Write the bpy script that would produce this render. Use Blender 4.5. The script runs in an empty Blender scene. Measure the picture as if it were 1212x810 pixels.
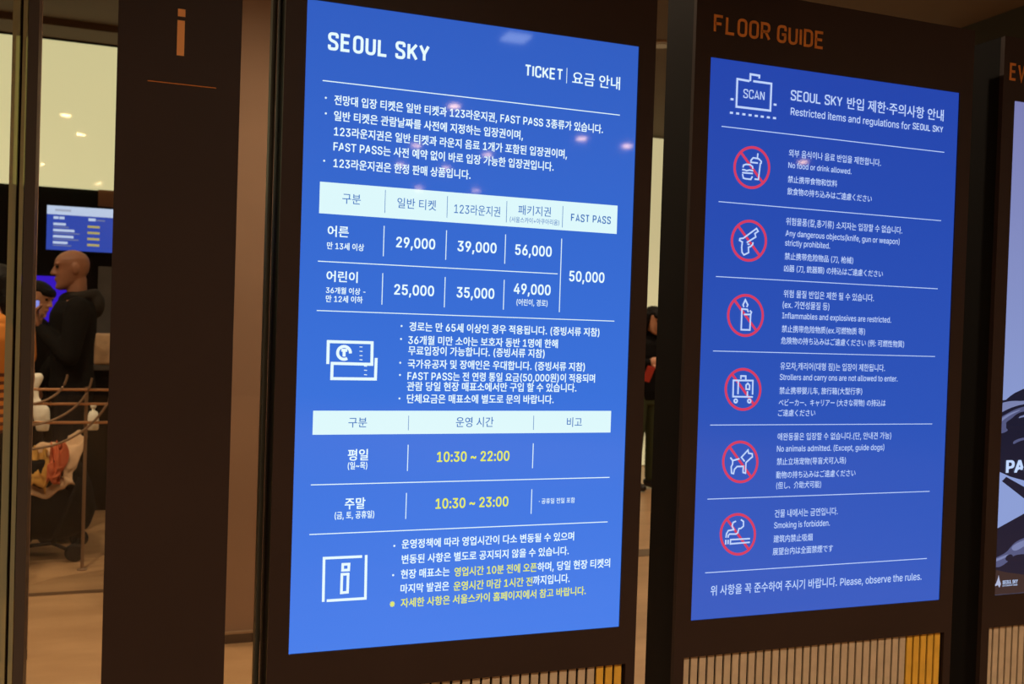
import bpy, bmesh, math, random
from mathutils import Vector, Matrix
random.seed(4)
SC = bpy.context.scene
COL = SC.collection
R = math.radians

# ------------------------------------------------------------------ camera
cam_d = bpy.data.cameras.new('camera'); cam = bpy.data.objects.new('camera', cam_d); COL.objects.link(cam)
PIT, YAW, ROLL = R(-0.911), R(20.270), R(1.858)
fw = Vector((math.sin(YAW)*math.cos(PIT), math.cos(YAW)*math.cos(PIT), math.sin(PIT)))
rt = Vector((math.cos(YAW), -math.sin(YAW), 0)); up = rt.cross(fw)
rt2 = rt*math.cos(ROLL) + up*math.sin(ROLL); up2 = -rt*math.sin(ROLL) + up*math.cos(ROLL)
cam.matrix_world = Matrix(((rt2.x, up2.x, -fw.x, -0.2574), (rt2.y, up2.y, -fw.y, -1.8399), (rt2.z, up2.z, -fw.z, 1.4737), (0, 0, 0, 1)))
cam_d.sensor_width = 36.0; cam_d.lens = 1162.63/1212*36; cam_d.clip_start = 0.02; cam_d.clip_end = 100
cam_d.dof.use_dof = True; cam_d.dof.focus_distance = 2.05; cam_d.dof.aperture_fstop = 7.0
SC.camera = cam

# ------------------------------------------------------------------ world, exposure
w = bpy.data.worlds.new('world'); SC.world = w; w.use_nodes = True
w.node_tree.nodes['Background'].inputs[0].default_value = (1, .72, .5, 1)
w.node_tree.nodes['Background'].inputs[1].default_value = 0.0
SC.view_settings.view_transform = 'Standard'; SC.view_settings.look = 'None'
SC.view_settings.exposure = 0.0; SC.view_settings.gamma = 1.0; SC.view_settings.use_curve_mapping = False
LAMP_FRONT = 130.0      # watts of each hall downlight
LAMP_BACK = 170.0
CEIL = 3.6

# ------------------------------------------------------------------ materials
def mat(name, col, rough=.5, metal=0, emit=None, estr=1.0, noise=0.0, nscale=8.0, spec=.5, bump=0.0):
    m = bpy.data.materials.new(name); m.use_nodes = True
    nt = m.node_tree; b = nt.nodes['Principled BSDF']
    b.inputs['Base Color'].default_value = (*col, 1); b.inputs['Roughness'].default_value = rough
    b.inputs['Metallic'].default_value = metal; b.inputs['Specular IOR Level'].default_value = spec
    if emit: b.inputs['Emission Color'].default_value = (*emit, 1); b.inputs['Emission Strength'].default_value = estr
    if noise or bump:
        tc = nt.nodes.new('ShaderNodeTexCoord'); n = nt.nodes.new('ShaderNodeTexNoise'); n.inputs['Scale'].default_value = nscale; n.inputs['Detail'].default_value = 4
        nt.links.new(tc.outputs['Object'], n.inputs['Vector'])
        if noise:
            r = nt.nodes.new('ShaderNodeValToRGB')
            r.color_ramp.elements[0].color = (*[c*(1-noise) for c in col], 1); r.color_ramp.elements[1].color = (*[min(1, c*(1+noise)) for c in col], 1)
            r.color_ramp.elements[0].position = .3; r.color_ramp.elements[1].position = .7
            nt.links.new(n.outputs['Fac'], r.inputs['Fac']); nt.links.new(r.outputs['Color'], b.inputs['Base Color'])
        if bump:
            bp = nt.nodes.new('ShaderNodeBump'); bp.inputs['Strength'].default_value = bump; bp.inputs['Distance'].default_value = .01
            nt.links.new(n.outputs['Fac'], bp.inputs['Height']); nt.links.new(bp.outputs['Normal'], b.inputs['Normal'])
    return m

def display(name, low, high, z0, z1):
    """A lit display whose colour grades from bottom to top, behind glossy glass."""
    m = mat(name, (.004, .004, .005), .04, emit=low); nt = m.node_tree; b = nt.nodes['Principled BSDF']
    tc = nt.nodes.new('ShaderNodeTexCoord'); sp = nt.nodes.new('ShaderNodeSeparateXYZ'); mr = nt.nodes.new('ShaderNodeMapRange')
    mr.inputs['From Min'].default_value = z0; mr.inputs['From Max'].default_value = z1
    mx = nt.nodes.new('ShaderNodeMix'); mx.data_type = 'RGBA'
    nt.links.new(tc.outputs['Object'], sp.inputs[0]); nt.links.new(sp.outputs['Z'], mr.inputs['Value']); nt.links.new(mr.outputs[0], mx.inputs[0])
    mx.inputs[6].default_value = (*low, 1); mx.inputs[7].default_value = (*high, 1)
    nt.links.new(mx.outputs[2], b.inputs['Emission Color']); b.inputs['Emission Strength'].default_value = 1
    return m

def glass(name, tint, refl=.04, body=0.0, bodycol=(.2, .2, .12)):
    m = bpy.data.materials.new(name); m.use_nodes = True; nt = m.node_tree; nt.nodes.clear()
    out = nt.nodes.new('ShaderNodeOutputMaterial'); tr = nt.nodes.new('ShaderNodeBsdfTransparent'); gl = nt.nodes.new('ShaderNodeBsdfGlossy')
    fr = nt.nodes.new('ShaderNodeFresnel'); fr.inputs[0].default_value = 1.45
    mx = nt.nodes.new('ShaderNodeMixShader'); tr.inputs[0].default_value = (*tint, 1); gl.inputs['Roughness'].default_value = .02
    base = tr.outputs[0]
    if body:
        df = nt.nodes.new('ShaderNodeBsdfDiffuse'); df.inputs[0].default_value = (*bodycol, 1); m2 = nt.nodes.new('ShaderNodeMixShader'); m2.inputs[0].default_value = body
        nt.links.new(tr.outputs[0], m2.inputs[1]); nt.links.new(df.outputs[0], m2.inputs[2]); base = m2.outputs[0]
    nt.links.new(fr.outputs[0], mx.inputs[0]); nt.links.new(base, mx.inputs[1]); nt.links.new(gl.outputs[0], mx.inputs[2]); nt.links.new(mx.outputs[0], out.inputs[0])
    return m

def stone(name, c1, c2):
    m = mat(name, c1, .32, spec=.4); nt = m.node_tree; b = nt.nodes['Principled BSDF']
    tc = nt.nodes.new('ShaderNodeTexCoord'); mp = nt.nodes.new('ShaderNodeMapping'); mp.inputs['Scale'].default_value = (.7, 2.6, 1)
    n = nt.nodes.new('ShaderNodeTexNoise'); n.inputs['Scale'].default_value = 2.2; n.inputs['Detail'].default_value = 7; n.inputs['Roughness'].default_value = .6
    r = nt.nodes.new('ShaderNodeValToRGB'); r.color_ramp.elements[0].color = (*c1, 1); r.color_ramp.elements[1].color = (*c2, 1)
    r.color_ramp.elements[0].position = .32; r.color_ramp.elements[1].position = .68
    nt.links.new(tc.outputs['Object'], mp.inputs[0]); nt.links.new(mp.outputs[0], n.inputs['Vector']); nt.links.new(n.outputs['Fac'], r.inputs['Fac']); nt.links.new(r.outputs[0], b.inputs['Base Color'])
    return m

def striped(name, c1, c2, scale, z_from):
    m = mat(name, c1, .8); nt = m.node_tree; b = nt.nodes['Principled BSDF']
    tc = nt.nodes.new('ShaderNodeTexCoord'); sp = nt.nodes.new('ShaderNodeSeparateXYZ'); nt.links.new(tc.outputs['Object'], sp.inputs[0])
    mu = nt.nodes.new('ShaderNodeMath'); mu.operation = 'MULTIPLY'; mu.inputs[1].default_value = scale
    si = nt.nodes.new('ShaderNodeMath'); si.operation = 'SINE'; gt = nt.nodes.new('ShaderNodeMath'); gt.operation = 'GREATER_THAN'; gt.inputs[1].default_value = .2
    lt = nt.nodes.new('ShaderNodeMath'); lt.operation = 'LESS_THAN'; lt.inputs[1].default_value = z_from
    an = nt.nodes.new('ShaderNodeMath'); an.operation = 'MULTIPLY'; mx = nt.nodes.new('ShaderNodeMix'); mx.data_type = 'RGBA'
    nt.links.new(sp.outputs['Z'], mu.inputs[0]); nt.links.new(mu.outputs[0], si.inputs[0]); nt.links.new(si.outputs[0], gt.inputs[0]); nt.links.new(sp.outputs['Z'], lt.inputs[0])
    nt.links.new(gt.outputs[0], an.inputs[0]); nt.links.new(lt.outputs[0], an.inputs[1]); nt.links.new(an.outputs[0], mx.inputs[0])
    mx.inputs[6].default_value = (*c1, 1); mx.inputs[7].default_value = (*c2, 1); nt.links.new(mx.outputs[2], b.inputs['Base Color'])
    return m

M = dict(
    brown=mat('brown_lacquer', (.032, .0185, .0145), .5, noise=.12, nscale=3, spec=.3),
    black=mat('black_steel', (.0045, .005, .0048), .6, spec=.12),
    recess=mat('recess_dark', (.012, .008, .006), .8, spec=.1),
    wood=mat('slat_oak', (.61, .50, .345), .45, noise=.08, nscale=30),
    gold=mat('slat_golden', (.85, .50, .06), .4, noise=.08, nscale=30),
    bronze=mat('bronze_lettering', (.74, .29, .065), .5, spec=.2),
    bronze_i=mat('copper_lettering', (.97, .50, .19), .45, spec=.2),
    floor=stone('floor_stone', (.40, .235, .115), (.52, .32, .165)),
    inlay=mat('floor_inlay', (.13, .07, .035), .4),
    ceiling=mat('ceiling_paint', (.13, .088, .055), .85, noise=.06, nscale=2),
    soffit=mat('ceiling_soffit', (.10, .060, .035), .85),
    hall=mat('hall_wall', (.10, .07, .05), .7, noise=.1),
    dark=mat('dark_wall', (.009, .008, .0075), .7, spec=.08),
    beige=mat('beige_wall', (.44, .285, .20), .65, noise=.05, nscale=2, spec=.2),
    base=mat('baseboard_bronze', (.075, .045, .030), .4),
    basetop=mat('baseboard_lip', (.42, .28, .17), .4),
    pane=glass('facade_glass', (.93, .94, .90)),
    edge=glass('glass_edge', (.75, .74, .45), body=.5, bodycol=(.42, .44, .28)),
    stile=mat('bronze_stile', (.070, .058, .050), .35, metal=.2, spec=.4),
    channel=mat('grey_channel', (.048, .050, .036), .5, metal=.2),
    lightbox=mat('cream_lightbox', (.5, .47, .35), .6, emit=(.66, .60, .34), estr=1.05),
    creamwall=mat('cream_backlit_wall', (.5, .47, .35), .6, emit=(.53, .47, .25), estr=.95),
    white=mat('screen_white', (.01, .01, .01), .05, emit=(.80, .97, 1.0)),
    white_b=mat('screen_pale', (.01, .01, .01), .05, emit=(.52, .66, .98)),
    header=mat('screen_header', (.01, .01, .01), .05, emit=(.72, .94, .97)),
    blue=mat('screen_ink', (.01, .01, .01), .05, emit=(.05, .17, .50)),
    yellow=mat('screen_yellow', (.01, .01, .01), .05, emit=(.78, .83, .10)),
    red=mat('screen_red', (.01, .01, .01), .05, emit=(.66, .045, .12)),
    scr1=display('display_blue_bright', (.052, .205, .82), (.030, .112, .54), 0, 1.2146),
    scr2=display('display_blue_deep', (.032, .105, .53), (.017, .060, .41), 0, 1.2146),
    scr3=display('display_lavender', (.26, .34, .66), (.20, .21, .45), 0.3, 1.2146),
    ink=mat('print_ink', (.01, .01, .01), .05, emit=(.010, .010, .028)),
    lav=mat('print_lavender', (.01, .01, .01), .05, emit=(.42, .46, .66)),
    lav_mid=mat('print_fold_pale', (.01, .01, .01), .05, emit=(.19, .22, .42)),
    lav_dim=mat('print_fold_dim', (.01, .01, .01), .05, emit=(.085, .095, .21)),
    umber=mat('print_umber', (.01, .01, .01), .05, emit=(.040, .022, .022)),
    menu=mat('menu_blue', (.01, .01, .01), .1, emit=(.035, .075, .50)),
    menu_w=mat('menu_white', (.01, .01, .01), .1, emit=(.60, .70, 1.0)),
    menu_y=mat('menu_yellow', (.01, .01, .01), .1, emit=(.50, .42, .14)),
    violet=mat('monitor_violet', (.01, .01, .01), .1, emit=(.040, .008, .62)),
    phone=mat('phone_glow', (.01, .01, .01), .1, emit=(.28, .32, .95)),
    lamp=mat('lamp_disc', (.8, .7, .5), .4, emit=(1, .62, .33), estr=55),
    lampsq=mat('lamp_panel', (.8, .7, .5), .4, emit=(.7, .85, 1), estr=5),
    ring=mat('lamp_ring', (.32, .2, .12), .4),
    copper=mat('copper_rail', (.62, .34, .17), .3, metal=.75),
    bronzebar=mat('bronze_bar', (.30, .20, .125), .45, metal=.5),
    skin=mat('skin_warm', (.34, .15, .082), .5, noise=.08, nscale=20),
    skin_p=mat('skin_pale', (.62, .32, .19), .5),
    jacket=mat('jacket_black', (.008, .0075, .007), .85, spec=.1, bump=.4, nscale=25),
    hood=mat('hood_charcoal', (.030, .026, .022), .9, spec=.1, bump=.4, nscale=25),
    jeans=mat('trousers_dark', (.010, .010, .013), .85, spec=.1),
    green=mat('trousers_green', (.045, .060, .022), .85),
    hair=mat('hair_black', (.006, .005, .0045), .6, spec=.15, bump=.6, nscale=60),
    shoe=mat('shoe_dark', (.02, .016, .014), .5),
    eye=mat('eye_dark', (.015, .012, .01), .2),
    orange=striped('dress_orange_striped', (.55, .19, .022), (.10, .025, .008), 150, 1.20),
    fabric=mat('pram_fabric', (.006, .006, .006), .85, spec=.08, bump=.5, nscale=18),
    rubber=mat('rubber', (.010, .010, .010), .7, spec=.12),
    blanket=mat('blanket_beige', (.66, .44, .26), .85, noise=.12, nscale=9, bump=.6),
    mustard=mat('cloth_mustard', (.58, .31, .06), .85, bump=.5, nscale=14),
    rust=mat('cloth_rust', (.55, .12, .04), .85, bump=.5, nscale=14),
    gap_white=mat('lit_gap_white', (.92, .91, .78), .6, bump=.3, nscale=14, emit=None),
    canvas=mat('bag_canvas', (.62, .43, .26), .8, noise=.2, nscale=12, bump=.4),
    grey=mat('panel_grey', (.10, .095, .09), .6, noise=.15, nscale=6),
    maroon=mat('cloth_maroon', (.20, .025, .025), .85),
    greenpaint=mat('beam_green', (.05, .052, .04), .8),
    patch=mat('patch_brown', (.30, .14, .07), .7),
    redph=mat('phone_case_red', (.65, .06, .05), .4),
)

# ------------------------------------------------------------------ helpers
def finish(bm, name, m, parent=None, smooth=False):
    me = bpy.data.meshes.new(name); bm.normal_update(); bm.to_mesh(me); bm.free()
    o = bpy.data.objects.new(name, me); COL.objects.link(o)
    for mm in (m if isinstance(m, (list, tuple)) else [m]): me.materials.append(mm)
    if parent: o.parent = parent
    if smooth:
        for p in me.polygons: p.use_smooth = True
    return o
def box(bm, x0, x1, y0, y1, z0, z1, bev=0.0, mi=0):
    b2 = bmesh.new() if bev else bm
    vs = [b2.verts.new(p) for p in ((x0,y0,z0),(x1,y0,z0),(x1,y1,z0),(x0,y1,z0),(x0,y0,z1),(x1,y0,z1),(x1,y1,z1),(x0,y1,z1))]
    fs = [b2.faces.new([vs[i] for i in f]) for f in ((3,2,1,0),(4,5,6,7),(0,1,5,4),(1,2,6,5),(2,3,7,6),(3,0,4,7))]
    for f in fs: f.material_index = mi
    if bev:
        bmesh.ops.bevel(b2, geom=b2.edges[:], offset=bev, segments=2, affect='EDGES', profile=.7)
        for f in b2.faces: f.material_index = mi
        t = bpy.data.meshes.new('tmp'); b2.to_mesh(t); b2.free(); bm.from_mesh(t); bpy.data.meshes.remove(t)
def tube(bm, pts, r, n=10, cap=True):
    pts = [Vector(p) for p in pts]; rings = []
    for i, p in enumerate(pts):
        d = (pts[min(i+1, len(pts)-1)] - pts[max(i-1, 0)]).normalized()
        a = d.cross(Vector((0, 0, 1)) if abs(d.z) < .9 else Vector((1, 0, 0))).normalized(); b = d.cross(a)
        rr = r[i] if isinstance(r, (list, tuple)) else r
        rings.append([bm.verts.new(p + (a*math.cos(t) + b*math.sin(t))*rr) for t in [2*math.pi*k/n for k in range(n)]])
    for A, B in zip(rings, rings[1:]):
        for k in range(n): bm.faces.new((A[k], A[(k+1) % n], B[(k+1) % n], B[k]))
    if cap: bm.faces.new(rings[0][::-1]); bm.faces.new(rings[-1])
def lathe(bm, prof, n=24, c=(0, 0, 0)):
    rings = [[bm.verts.new((c[0]+r*math.cos(2*math.pi*k/n), c[1]+r*math.sin(2*math.pi*k/n), c[2]+z)) for k in range(n)] for r, z in prof]
    for A, B in zip(rings, rings[1:]):
        for k in range(n): bm.faces.new((A[k], A[(k+1) % n], B[(k+1) % n], B[k]))
    bm.faces.new(rings[0][::-1]); bm.faces.new(rings[-1])
def torus(bm, c, axis, R_, r_, n=28, m=10):
    a = Vector(axis).normalized(); u = a.orthogonal().normalized(); v = a.cross(u); c = Vector(c)
    g = [[bm.verts.new(c + (u*math.cos(s)+v*math.sin(s))*(R_+r_*math.cos(t)) + a*r_*math.sin(t)) for t in [2*math.pi*j/m for j in range(m)]] for s in [2*math.pi*i/n for i in range(n)]]
    for i in range(n):
        for j in range(m): bm.faces.new((g[i][j], g[(i+1) % n][j], g[(i+1) % n][(j+1) % m], g[i][(j+1) % m]))
def empty(name, loc, label, cat, group=None, rz=0):
    o = bpy.data.objects.new(name, None); COL.objects.link(o); o.location = loc; o.rotation_euler = (0, 0, rz); o.empty_display_size = .1
    return tag(o, label, cat, group)
def tag(o, label, cat, group=None):
    o['label'] = label; o['category'] = cat
    if group: o['group'] = group
    return o
def struct(name, bm, m, label=None, cat=None, parent=None):
    o = finish(bm, name, m, parent)
    if not parent:
        o['kind'] = 'structure'
        if label: o['label'] = label; o['category'] = cat
    return o
def sbox(name, m, dims, label, cat):
    bm = bmesh.new(); box(bm, *dims); return struct(name, bm, m, label, cat)
def frame_sheet(bm, x0, x1, z0, z1, holes, y0, y1):
    """A sheet with rectangular openings, as one welded solid."""
    xs = sorted({x0, x1, *[h[0] for h in holes], *[h[1] for h in holes]}); zs = sorted({z0, z1, *[h[2] for h in holes], *[h[3] for h in holes]})
    solid = lambda x, z: x0 < x < x1 and z0 < z < z1 and not any(h[0] < x < h[1] and h[2] < z < h[3] for h in holes)
    V = {}
    def v(x, y, z):
        k = (round(x, 5), round(y, 5), round(z, 5))
        if k not in V: V[k] = bm.verts.new((x, y, z))
        return V[k]
    mid = lambda a, i: (a[i]+a[i+1])/2
    for i in range(len(xs)-1):
        for j in range(len(zs)-1):
            if not solid(mid(xs, i), mid(zs, j)): continue
            a, b, c, d = xs[i], xs[i+1], zs[j], zs[j+1]
            bm.faces.new((v(a,y0,c), v(b,y0,c), v(b,y0,d), v(a,y0,d))); bm.faces.new((v(a,y1,d), v(b,y1,d), v(b,y1,c), v(a,y1,c)))
            if i == 0 or not solid(mid(xs, i-1), mid(zs, j)): bm.faces.new((v(a,y0,c), v(a,y0,d), v(a,y1,d), v(a,y1,c)))
            if i == len(xs)-2 or not solid(mid(xs, i+1), mid(zs, j)): bm.faces.new((v(b,y0,d), v(b,y0,c), v(b,y1,c), v(b,y1,d)))
            if j == 0 or not solid(mid(xs, i), mid(zs, j-1)): bm.faces.new((v(b,y0,c), v(a,y0,c), v(a,y1,c), v(b,y1,c)))
            if j == len(zs)-2 or not solid(mid(xs, i), mid(zs, j+1)): bm.faces.new((v(a,y0,d), v(b,y0,d), v(b,y1,d), v(a,y1,d)))

# lettering: flat (or raised) meshes on a plane facing -Y
GLYPHS = {
    '(': (273,[[89,156,89,207,89,244,93,283,101,324,108,364,119,404,132,441,145,479,160,511,177,539,196,539,216,539,236,539,219,504,204,467,191,428,178,389,168,351,161,313,155,276,151,240,151,207,151,176,154,146,160,115,166,83,176,51,188,16,201,-18,217,-56,236,-96,216,-96,196,-96,177,-96,148,-47,126,3,111,55,97,106]]),
    ')': (273,[[57,-96,37,-96,57,-55,73,-17,86,18,98,53,107,85,113,116,119,147,122,177,122,207,122,240,118,276,112,313,105,351,95,389,82,428,70,467,55,504,37,539,57,539,77,539,97,539,113,511,128,479,142,441,155,404,165,364,173,323,180,283,184,244,184,207,184,156,177,104,161,53,146,2,125,-48,97,-96,77,-96]]),
    '+': (453,[[217,34,198,34,198,144,198,254,198,364,217,364,236,364,255,364,255,254,255,144,255,34,236,34],[171,172,61,172,61,190,61,208,61,226,171,226,281,226,391,226,391,208,391,190,391,172,281,172]]),
    ',': (188,[[53,-119,38,-119,48,-56,58,8,68,71,91,71,114,71,137,71,119,8,102,-56,84,-119,69,-119]]),
    '-': (453,[[263,244,337,244,337,226,337,207,337,188,263,188,188,188,114,188,114,207,114,226,114,244,188,244]]),
    '.': (188,[[108,-4,95,-4,83,-4,72,0,63,9,54,18,50,28,50,41,50,54,54,65,63,73,72,82,83,87,95,87,108,87,119,82,128,73,137,65,141,54,141,41,141,28,137,18,128,9,119,0]]),
    '0': (453,[[264,-7,227,-7,189,-7,157,3,130,24,103,45,83,74,69,113,55,152,48,199,48,254,48,309,55,356,69,395,83,434,104,464,130,484,157,505,189,516,227,516,264,516,296,505,323,484,350,464,370,434,384,395,398,356,405,309,405,254,405,199,398,152,384,113,370,74,350,45,323,24,297,3],[202,50,227,50,252,50,273,58,290,74,308,90,321,113,330,144,339,174,344,211,344,254,344,297,339,334,330,365,321,395,308,419,290,435,273,451,252,460,227,460,202,460,180,451,163,435,146,419,132,395,123,365,114,334,109,297,109,254,109,211,114,174,123,144,132,113,146,90,163,74,180,58]]),
    '1': (453,[[181,0,76,0,76,18,76,36,76,55,181,55,286,55,391,55,391,36,391,18,391,0,286,0],[250,509,276,509,276,339,276,170,276,0,255,0,234,0,212,0,212,149,212,299,212,448,211,448,210,448,209,448,168,418,127,388,86,358,86,381,86,404,86,427,123,454,161,481,198,509,224,509]]),
    '2': (453,[[172,0,64,0,64,16,64,32,64,47,121,108,177,168,234,229,254,249,270,267,282,282,295,298,304,313,311,327,317,341,320,356,320,371,320,390,316,405,308,419,299,432,288,442,273,449,259,456,242,460,224,460,204,460,187,456,172,447,158,439,147,428,139,413,131,399,127,382,127,362,107,362,86,362,66,362,66,392,72,419,86,442,100,465,119,483,143,496,167,509,194,516,225,516,255,516,282,509,306,497,329,484,348,467,361,445,374,424,381,399,381,372,381,354,378,335,371,318,364,300,353,280,336,259,319,237,296,211,267,180,229,140,191,100,153,60,153,59,153,58,153,57,231,57,310,57,389,57,389,38,389,19,389,0,281,0]]),
    '3': (453,[[252,-7,218,-7,187,-7,158,-1,133,10,107,21,86,37,70,57,54,78,46,103,44,132,66,132,87,132,109,132,111,114,117,99,126,87,136,75,149,65,165,59,181,53,199,50,219,50,239,50,258,53,275,61,292,68,305,79,315,93,324,107,329,124,329,145,329,163,325,181,316,196,307,212,293,224,275,234,256,243,231,248,201,248,186,248,172,248,157,248,157,265,157,282,157,299,200,349,244,399,288,448,288,450,288,451,288,452,215,452,142,452,70,452,70,471,70,490,70,509,171,509,272,509,372,509,372,493,372,477,372,461,319,400,265,339,211,278,211,282,211,285,211,289,249,293,281,288,308,276,335,263,356,246,371,222,386,199,393,173,393,145,393,115,385,89,370,66,355,43,335,25,309,12,282,0]]),
    '4': (453,[[164,105,40,105,40,123,40,141,40,158,109,275,178,392,247,509,268,509,289,509,311,509,243,394,176,280,109,166,109,165,109,164,109,163,210,163,312,163,413,163,413,144,413,125,413,105,289,105],[302,0,282,0,282,40,282,81,282,121,282,130,282,138,282,146,282,203,282,260,282,318,302,318,322,318,343,318,343,212,343,106,343,0,322,0]]),
    '5': (453,[[254,-7,221,-7,191,-7,164,-1,140,11,116,23,97,39,83,60,69,81,61,104,60,130,81,130,101,130,122,130,124,115,129,101,138,89,147,77,159,67,173,60,188,53,204,50,221,50,242,50,260,55,276,64,292,74,305,87,314,104,323,121,328,141,328,162,328,184,323,204,314,221,304,238,291,252,275,262,258,272,239,277,218,277,201,277,184,274,167,268,151,263,138,255,128,246,108,248,88,250,67,253,77,338,86,423,96,509,186,509,276,509,366,509,366,490,366,471,366,452,294,452,222,452,151,452,145,402,139,352,134,301,135,301,135,301,136,301,147,311,161,319,178,325,194,331,211,334,229,334,253,334,274,329,294,321,313,313,331,301,345,285,359,270,371,252,379,231,387,210,391,188,391,163,391,130,384,101,369,76,354,50,334,30,309,15,283,1]]),
    '6': (453,[[258,-7,226,-7,195,-7,167,0,142,15,118,29,98,49,84,74,71,100,64,129,64,162,64,186,69,212,80,239,91,266,110,300,137,340,176,396,214,453,252,509,276,509,299,509,322,509,265,426,208,344,151,261,149,261,147,261,145,261,150,271,157,280,165,288,174,296,184,302,196,307,207,312,221,314,235,314,266,314,293,308,316,295,339,282,357,263,370,240,382,216,389,189,389,157,389,125,382,97,368,73,354,48,334,28,310,14,286,0],[207,48,226,48,246,48,264,53,279,63,294,72,306,85,314,101,323,118,327,136,327,157,327,178,323,197,314,213,306,230,294,242,279,251,264,261,246,265,226,265,207,265,189,261,174,252,159,243,147,230,138,214,129,198,125,179,125,158,125,137,129,118,138,102,147,85,159,72,174,63,189,53]]),
    '7': (453,[[120,0,97,0,172,149,248,299,323,448,323,450,323,451,323,452,236,452,149,452,62,452,62,471,62,490,62,509,172,509,281,509,391,509,391,489,391,469,391,449,315,299,240,150,165,0,142,0]]),
    '8': (453,[[260,-7,226,-7,192,-7,162,-1,136,11,109,24,89,40,74,62,59,83,52,108,52,135,52,157,56,177,65,195,74,213,86,229,101,241,116,253,133,261,153,265,153,265,153,266,153,267,128,273,108,287,93,308,78,329,70,353,70,380,70,406,77,429,90,450,104,470,122,486,146,498,169,510,196,516,226,516,256,516,283,510,306,498,329,486,348,470,361,450,375,429,382,406,382,380,382,353,374,329,359,308,344,287,325,273,300,267,300,266,300,265,300,265,319,261,336,253,351,241,366,229,378,213,387,195,396,177,401,157,401,135,401,108,393,83,378,62,364,40,343,24,317,11,291,-1],[204,49,226,49,249,49,268,53,285,60,301,68,314,78,323,91,332,105,337,121,337,139,337,158,332,174,322,189,313,203,300,214,283,223,266,231,247,235,226,235,205,235,186,231,169,223,152,214,139,203,130,189,120,174,115,158,115,139,115,121,120,105,129,91,138,78,151,68,167,60,184,53],[208,290,226,290,244,290,260,293,274,300,288,307,299,318,307,330,315,343,319,358,319,376,319,393,315,407,308,420,300,433,289,443,275,449,261,456,245,460,226,460,208,460,191,456,177,449,163,443,152,433,145,420,137,407,133,393,133,376,133,358,137,343,145,330,152,318,163,307,178,300,192,293]]),
    '9': (453,[[195,516,226,516,258,516,286,508,310,494,335,480,354,460,368,434,382,409,389,380,389,347,389,323,383,297,373,270,362,243,343,209,315,168,277,112,239,56,200,0,177,0,154,0,130,0,187,83,244,165,301,248,303,248,305,248,307,248,303,238,296,229,287,221,279,213,269,207,257,202,245,197,232,195,218,195,187,195,160,201,137,214,114,227,96,245,83,269,70,292,64,320,64,352,64,384,71,412,85,436,99,461,118,480,143,494,167,508],[246,460,226,460,207,460,189,456,174,446,159,437,147,424,138,407,130,391,125,372,125,352,125,330,130,312,138,295,147,279,159,266,174,257,189,248,207,243,226,243,246,243,263,248,279,257,294,266,306,279,314,295,323,311,327,330,327,350,327,372,323,391,314,407,306,424,294,437,279,446,264,456]]),
    ':': (188,[[108,-4,95,-4,83,-4,72,0,63,9,54,18,50,28,50,41,50,54,54,65,63,73,72,82,83,87,95,87,108,87,119,82,128,73,137,65,141,54,141,41,141,28,137,18,128,9,119,0],[108,271,95,271,83,271,72,275,63,284,54,293,50,304,50,316,50,329,54,340,63,349,72,357,83,362,95,362,108,362,119,357,128,349,137,340,141,329,141,316,141,304,137,293,128,284,119,275]]),
    'A': (480,[[39,0,16,0,78,170,140,339,201,509,226,509,251,509,276,509,338,339,401,170,463,0,440,0,418,0,395,0,359,101,323,202,287,302,281,321,273,344,264,372,255,400,245,435,232,478,236,478,241,478,245,478,233,435,222,399,213,371,204,343,196,320,191,302,155,202,120,101,85,0,62,0],[197,142,110,142,110,161,110,180,110,199,197,199,283,199,370,199,370,180,370,161,370,142,283,142]]),
    'B': (456,[[122,0,60,0,60,170,60,339,60,509,120,509,181,509,241,509,276,509,306,503,329,491,352,479,369,462,381,442,392,422,398,399,398,374,398,352,394,334,387,320,379,306,369,294,356,286,344,277,330,271,315,267,315,265,315,264,315,262,331,261,347,255,363,245,379,235,392,221,402,203,413,185,418,163,418,136,418,111,412,87,400,67,388,46,370,30,344,18,319,6,287,0,247,0,184,0],[125,115,125,57,165,57,205,57,245,57,284,57,313,65,330,80,347,95,355,114,355,137,355,154,351,170,342,184,334,198,321,209,306,218,290,227,271,231,248,231,207,231,166,231,125,231,125,173],[125,341,125,285,162,285,200,285,238,285,257,285,273,289,288,296,303,303,315,313,323,326,332,339,336,355,336,372,336,395,328,414,313,429,297,444,273,452,240,452,202,452,163,452,125,452,125,396]]),
    'C': (510,[[293,-7,267,-7,223,-7,184,4,150,25,116,46,89,76,70,115,50,154,40,201,40,254,40,308,50,354,70,393,89,432,116,462,150,484,184,505,223,516,267,516,293,516,317,512,340,504,363,497,384,486,402,471,420,457,436,439,448,418,460,398,468,374,473,348,451,348,430,348,408,348,404,366,398,381,389,395,381,408,370,419,357,428,345,438,331,444,315,449,300,454,284,456,267,456,236,456,208,448,184,432,159,417,139,394,125,364,111,334,103,297,103,254,103,211,111,175,125,145,140,115,159,92,184,76,209,61,236,53,267,53,284,53,300,55,315,60,331,65,345,71,357,81,370,90,381,101,389,114,398,128,404,143,408,160,430,160,451,160,473,160,469,135,460,111,448,91,436,70,421,52,402,38,384,23,363,12,341,5,318,-3]]),
    'D': (502,[[271,0,219,0,178,0,137,0,96,0,96,19,96,38,96,57,136,57,175,57,215,57,256,57,291,65,318,81,345,97,366,119,379,149,392,179,399,214,399,255,399,296,392,331,379,361,366,390,346,412,320,428,293,444,260,452,221,452,178,452,136,452,93,452,93,471,93,490,93,509,137,509,181,509,225,509,275,509,317,499,353,478,388,458,415,429,433,391,452,353,462,308,462,255,462,202,452,157,433,119,414,81,387,51,351,31,314,10],[103,509,125,509,125,339,125,170,125,0,103,0,82,0,60,0,60,170,60,339,60,509,82,509]]),
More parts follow.
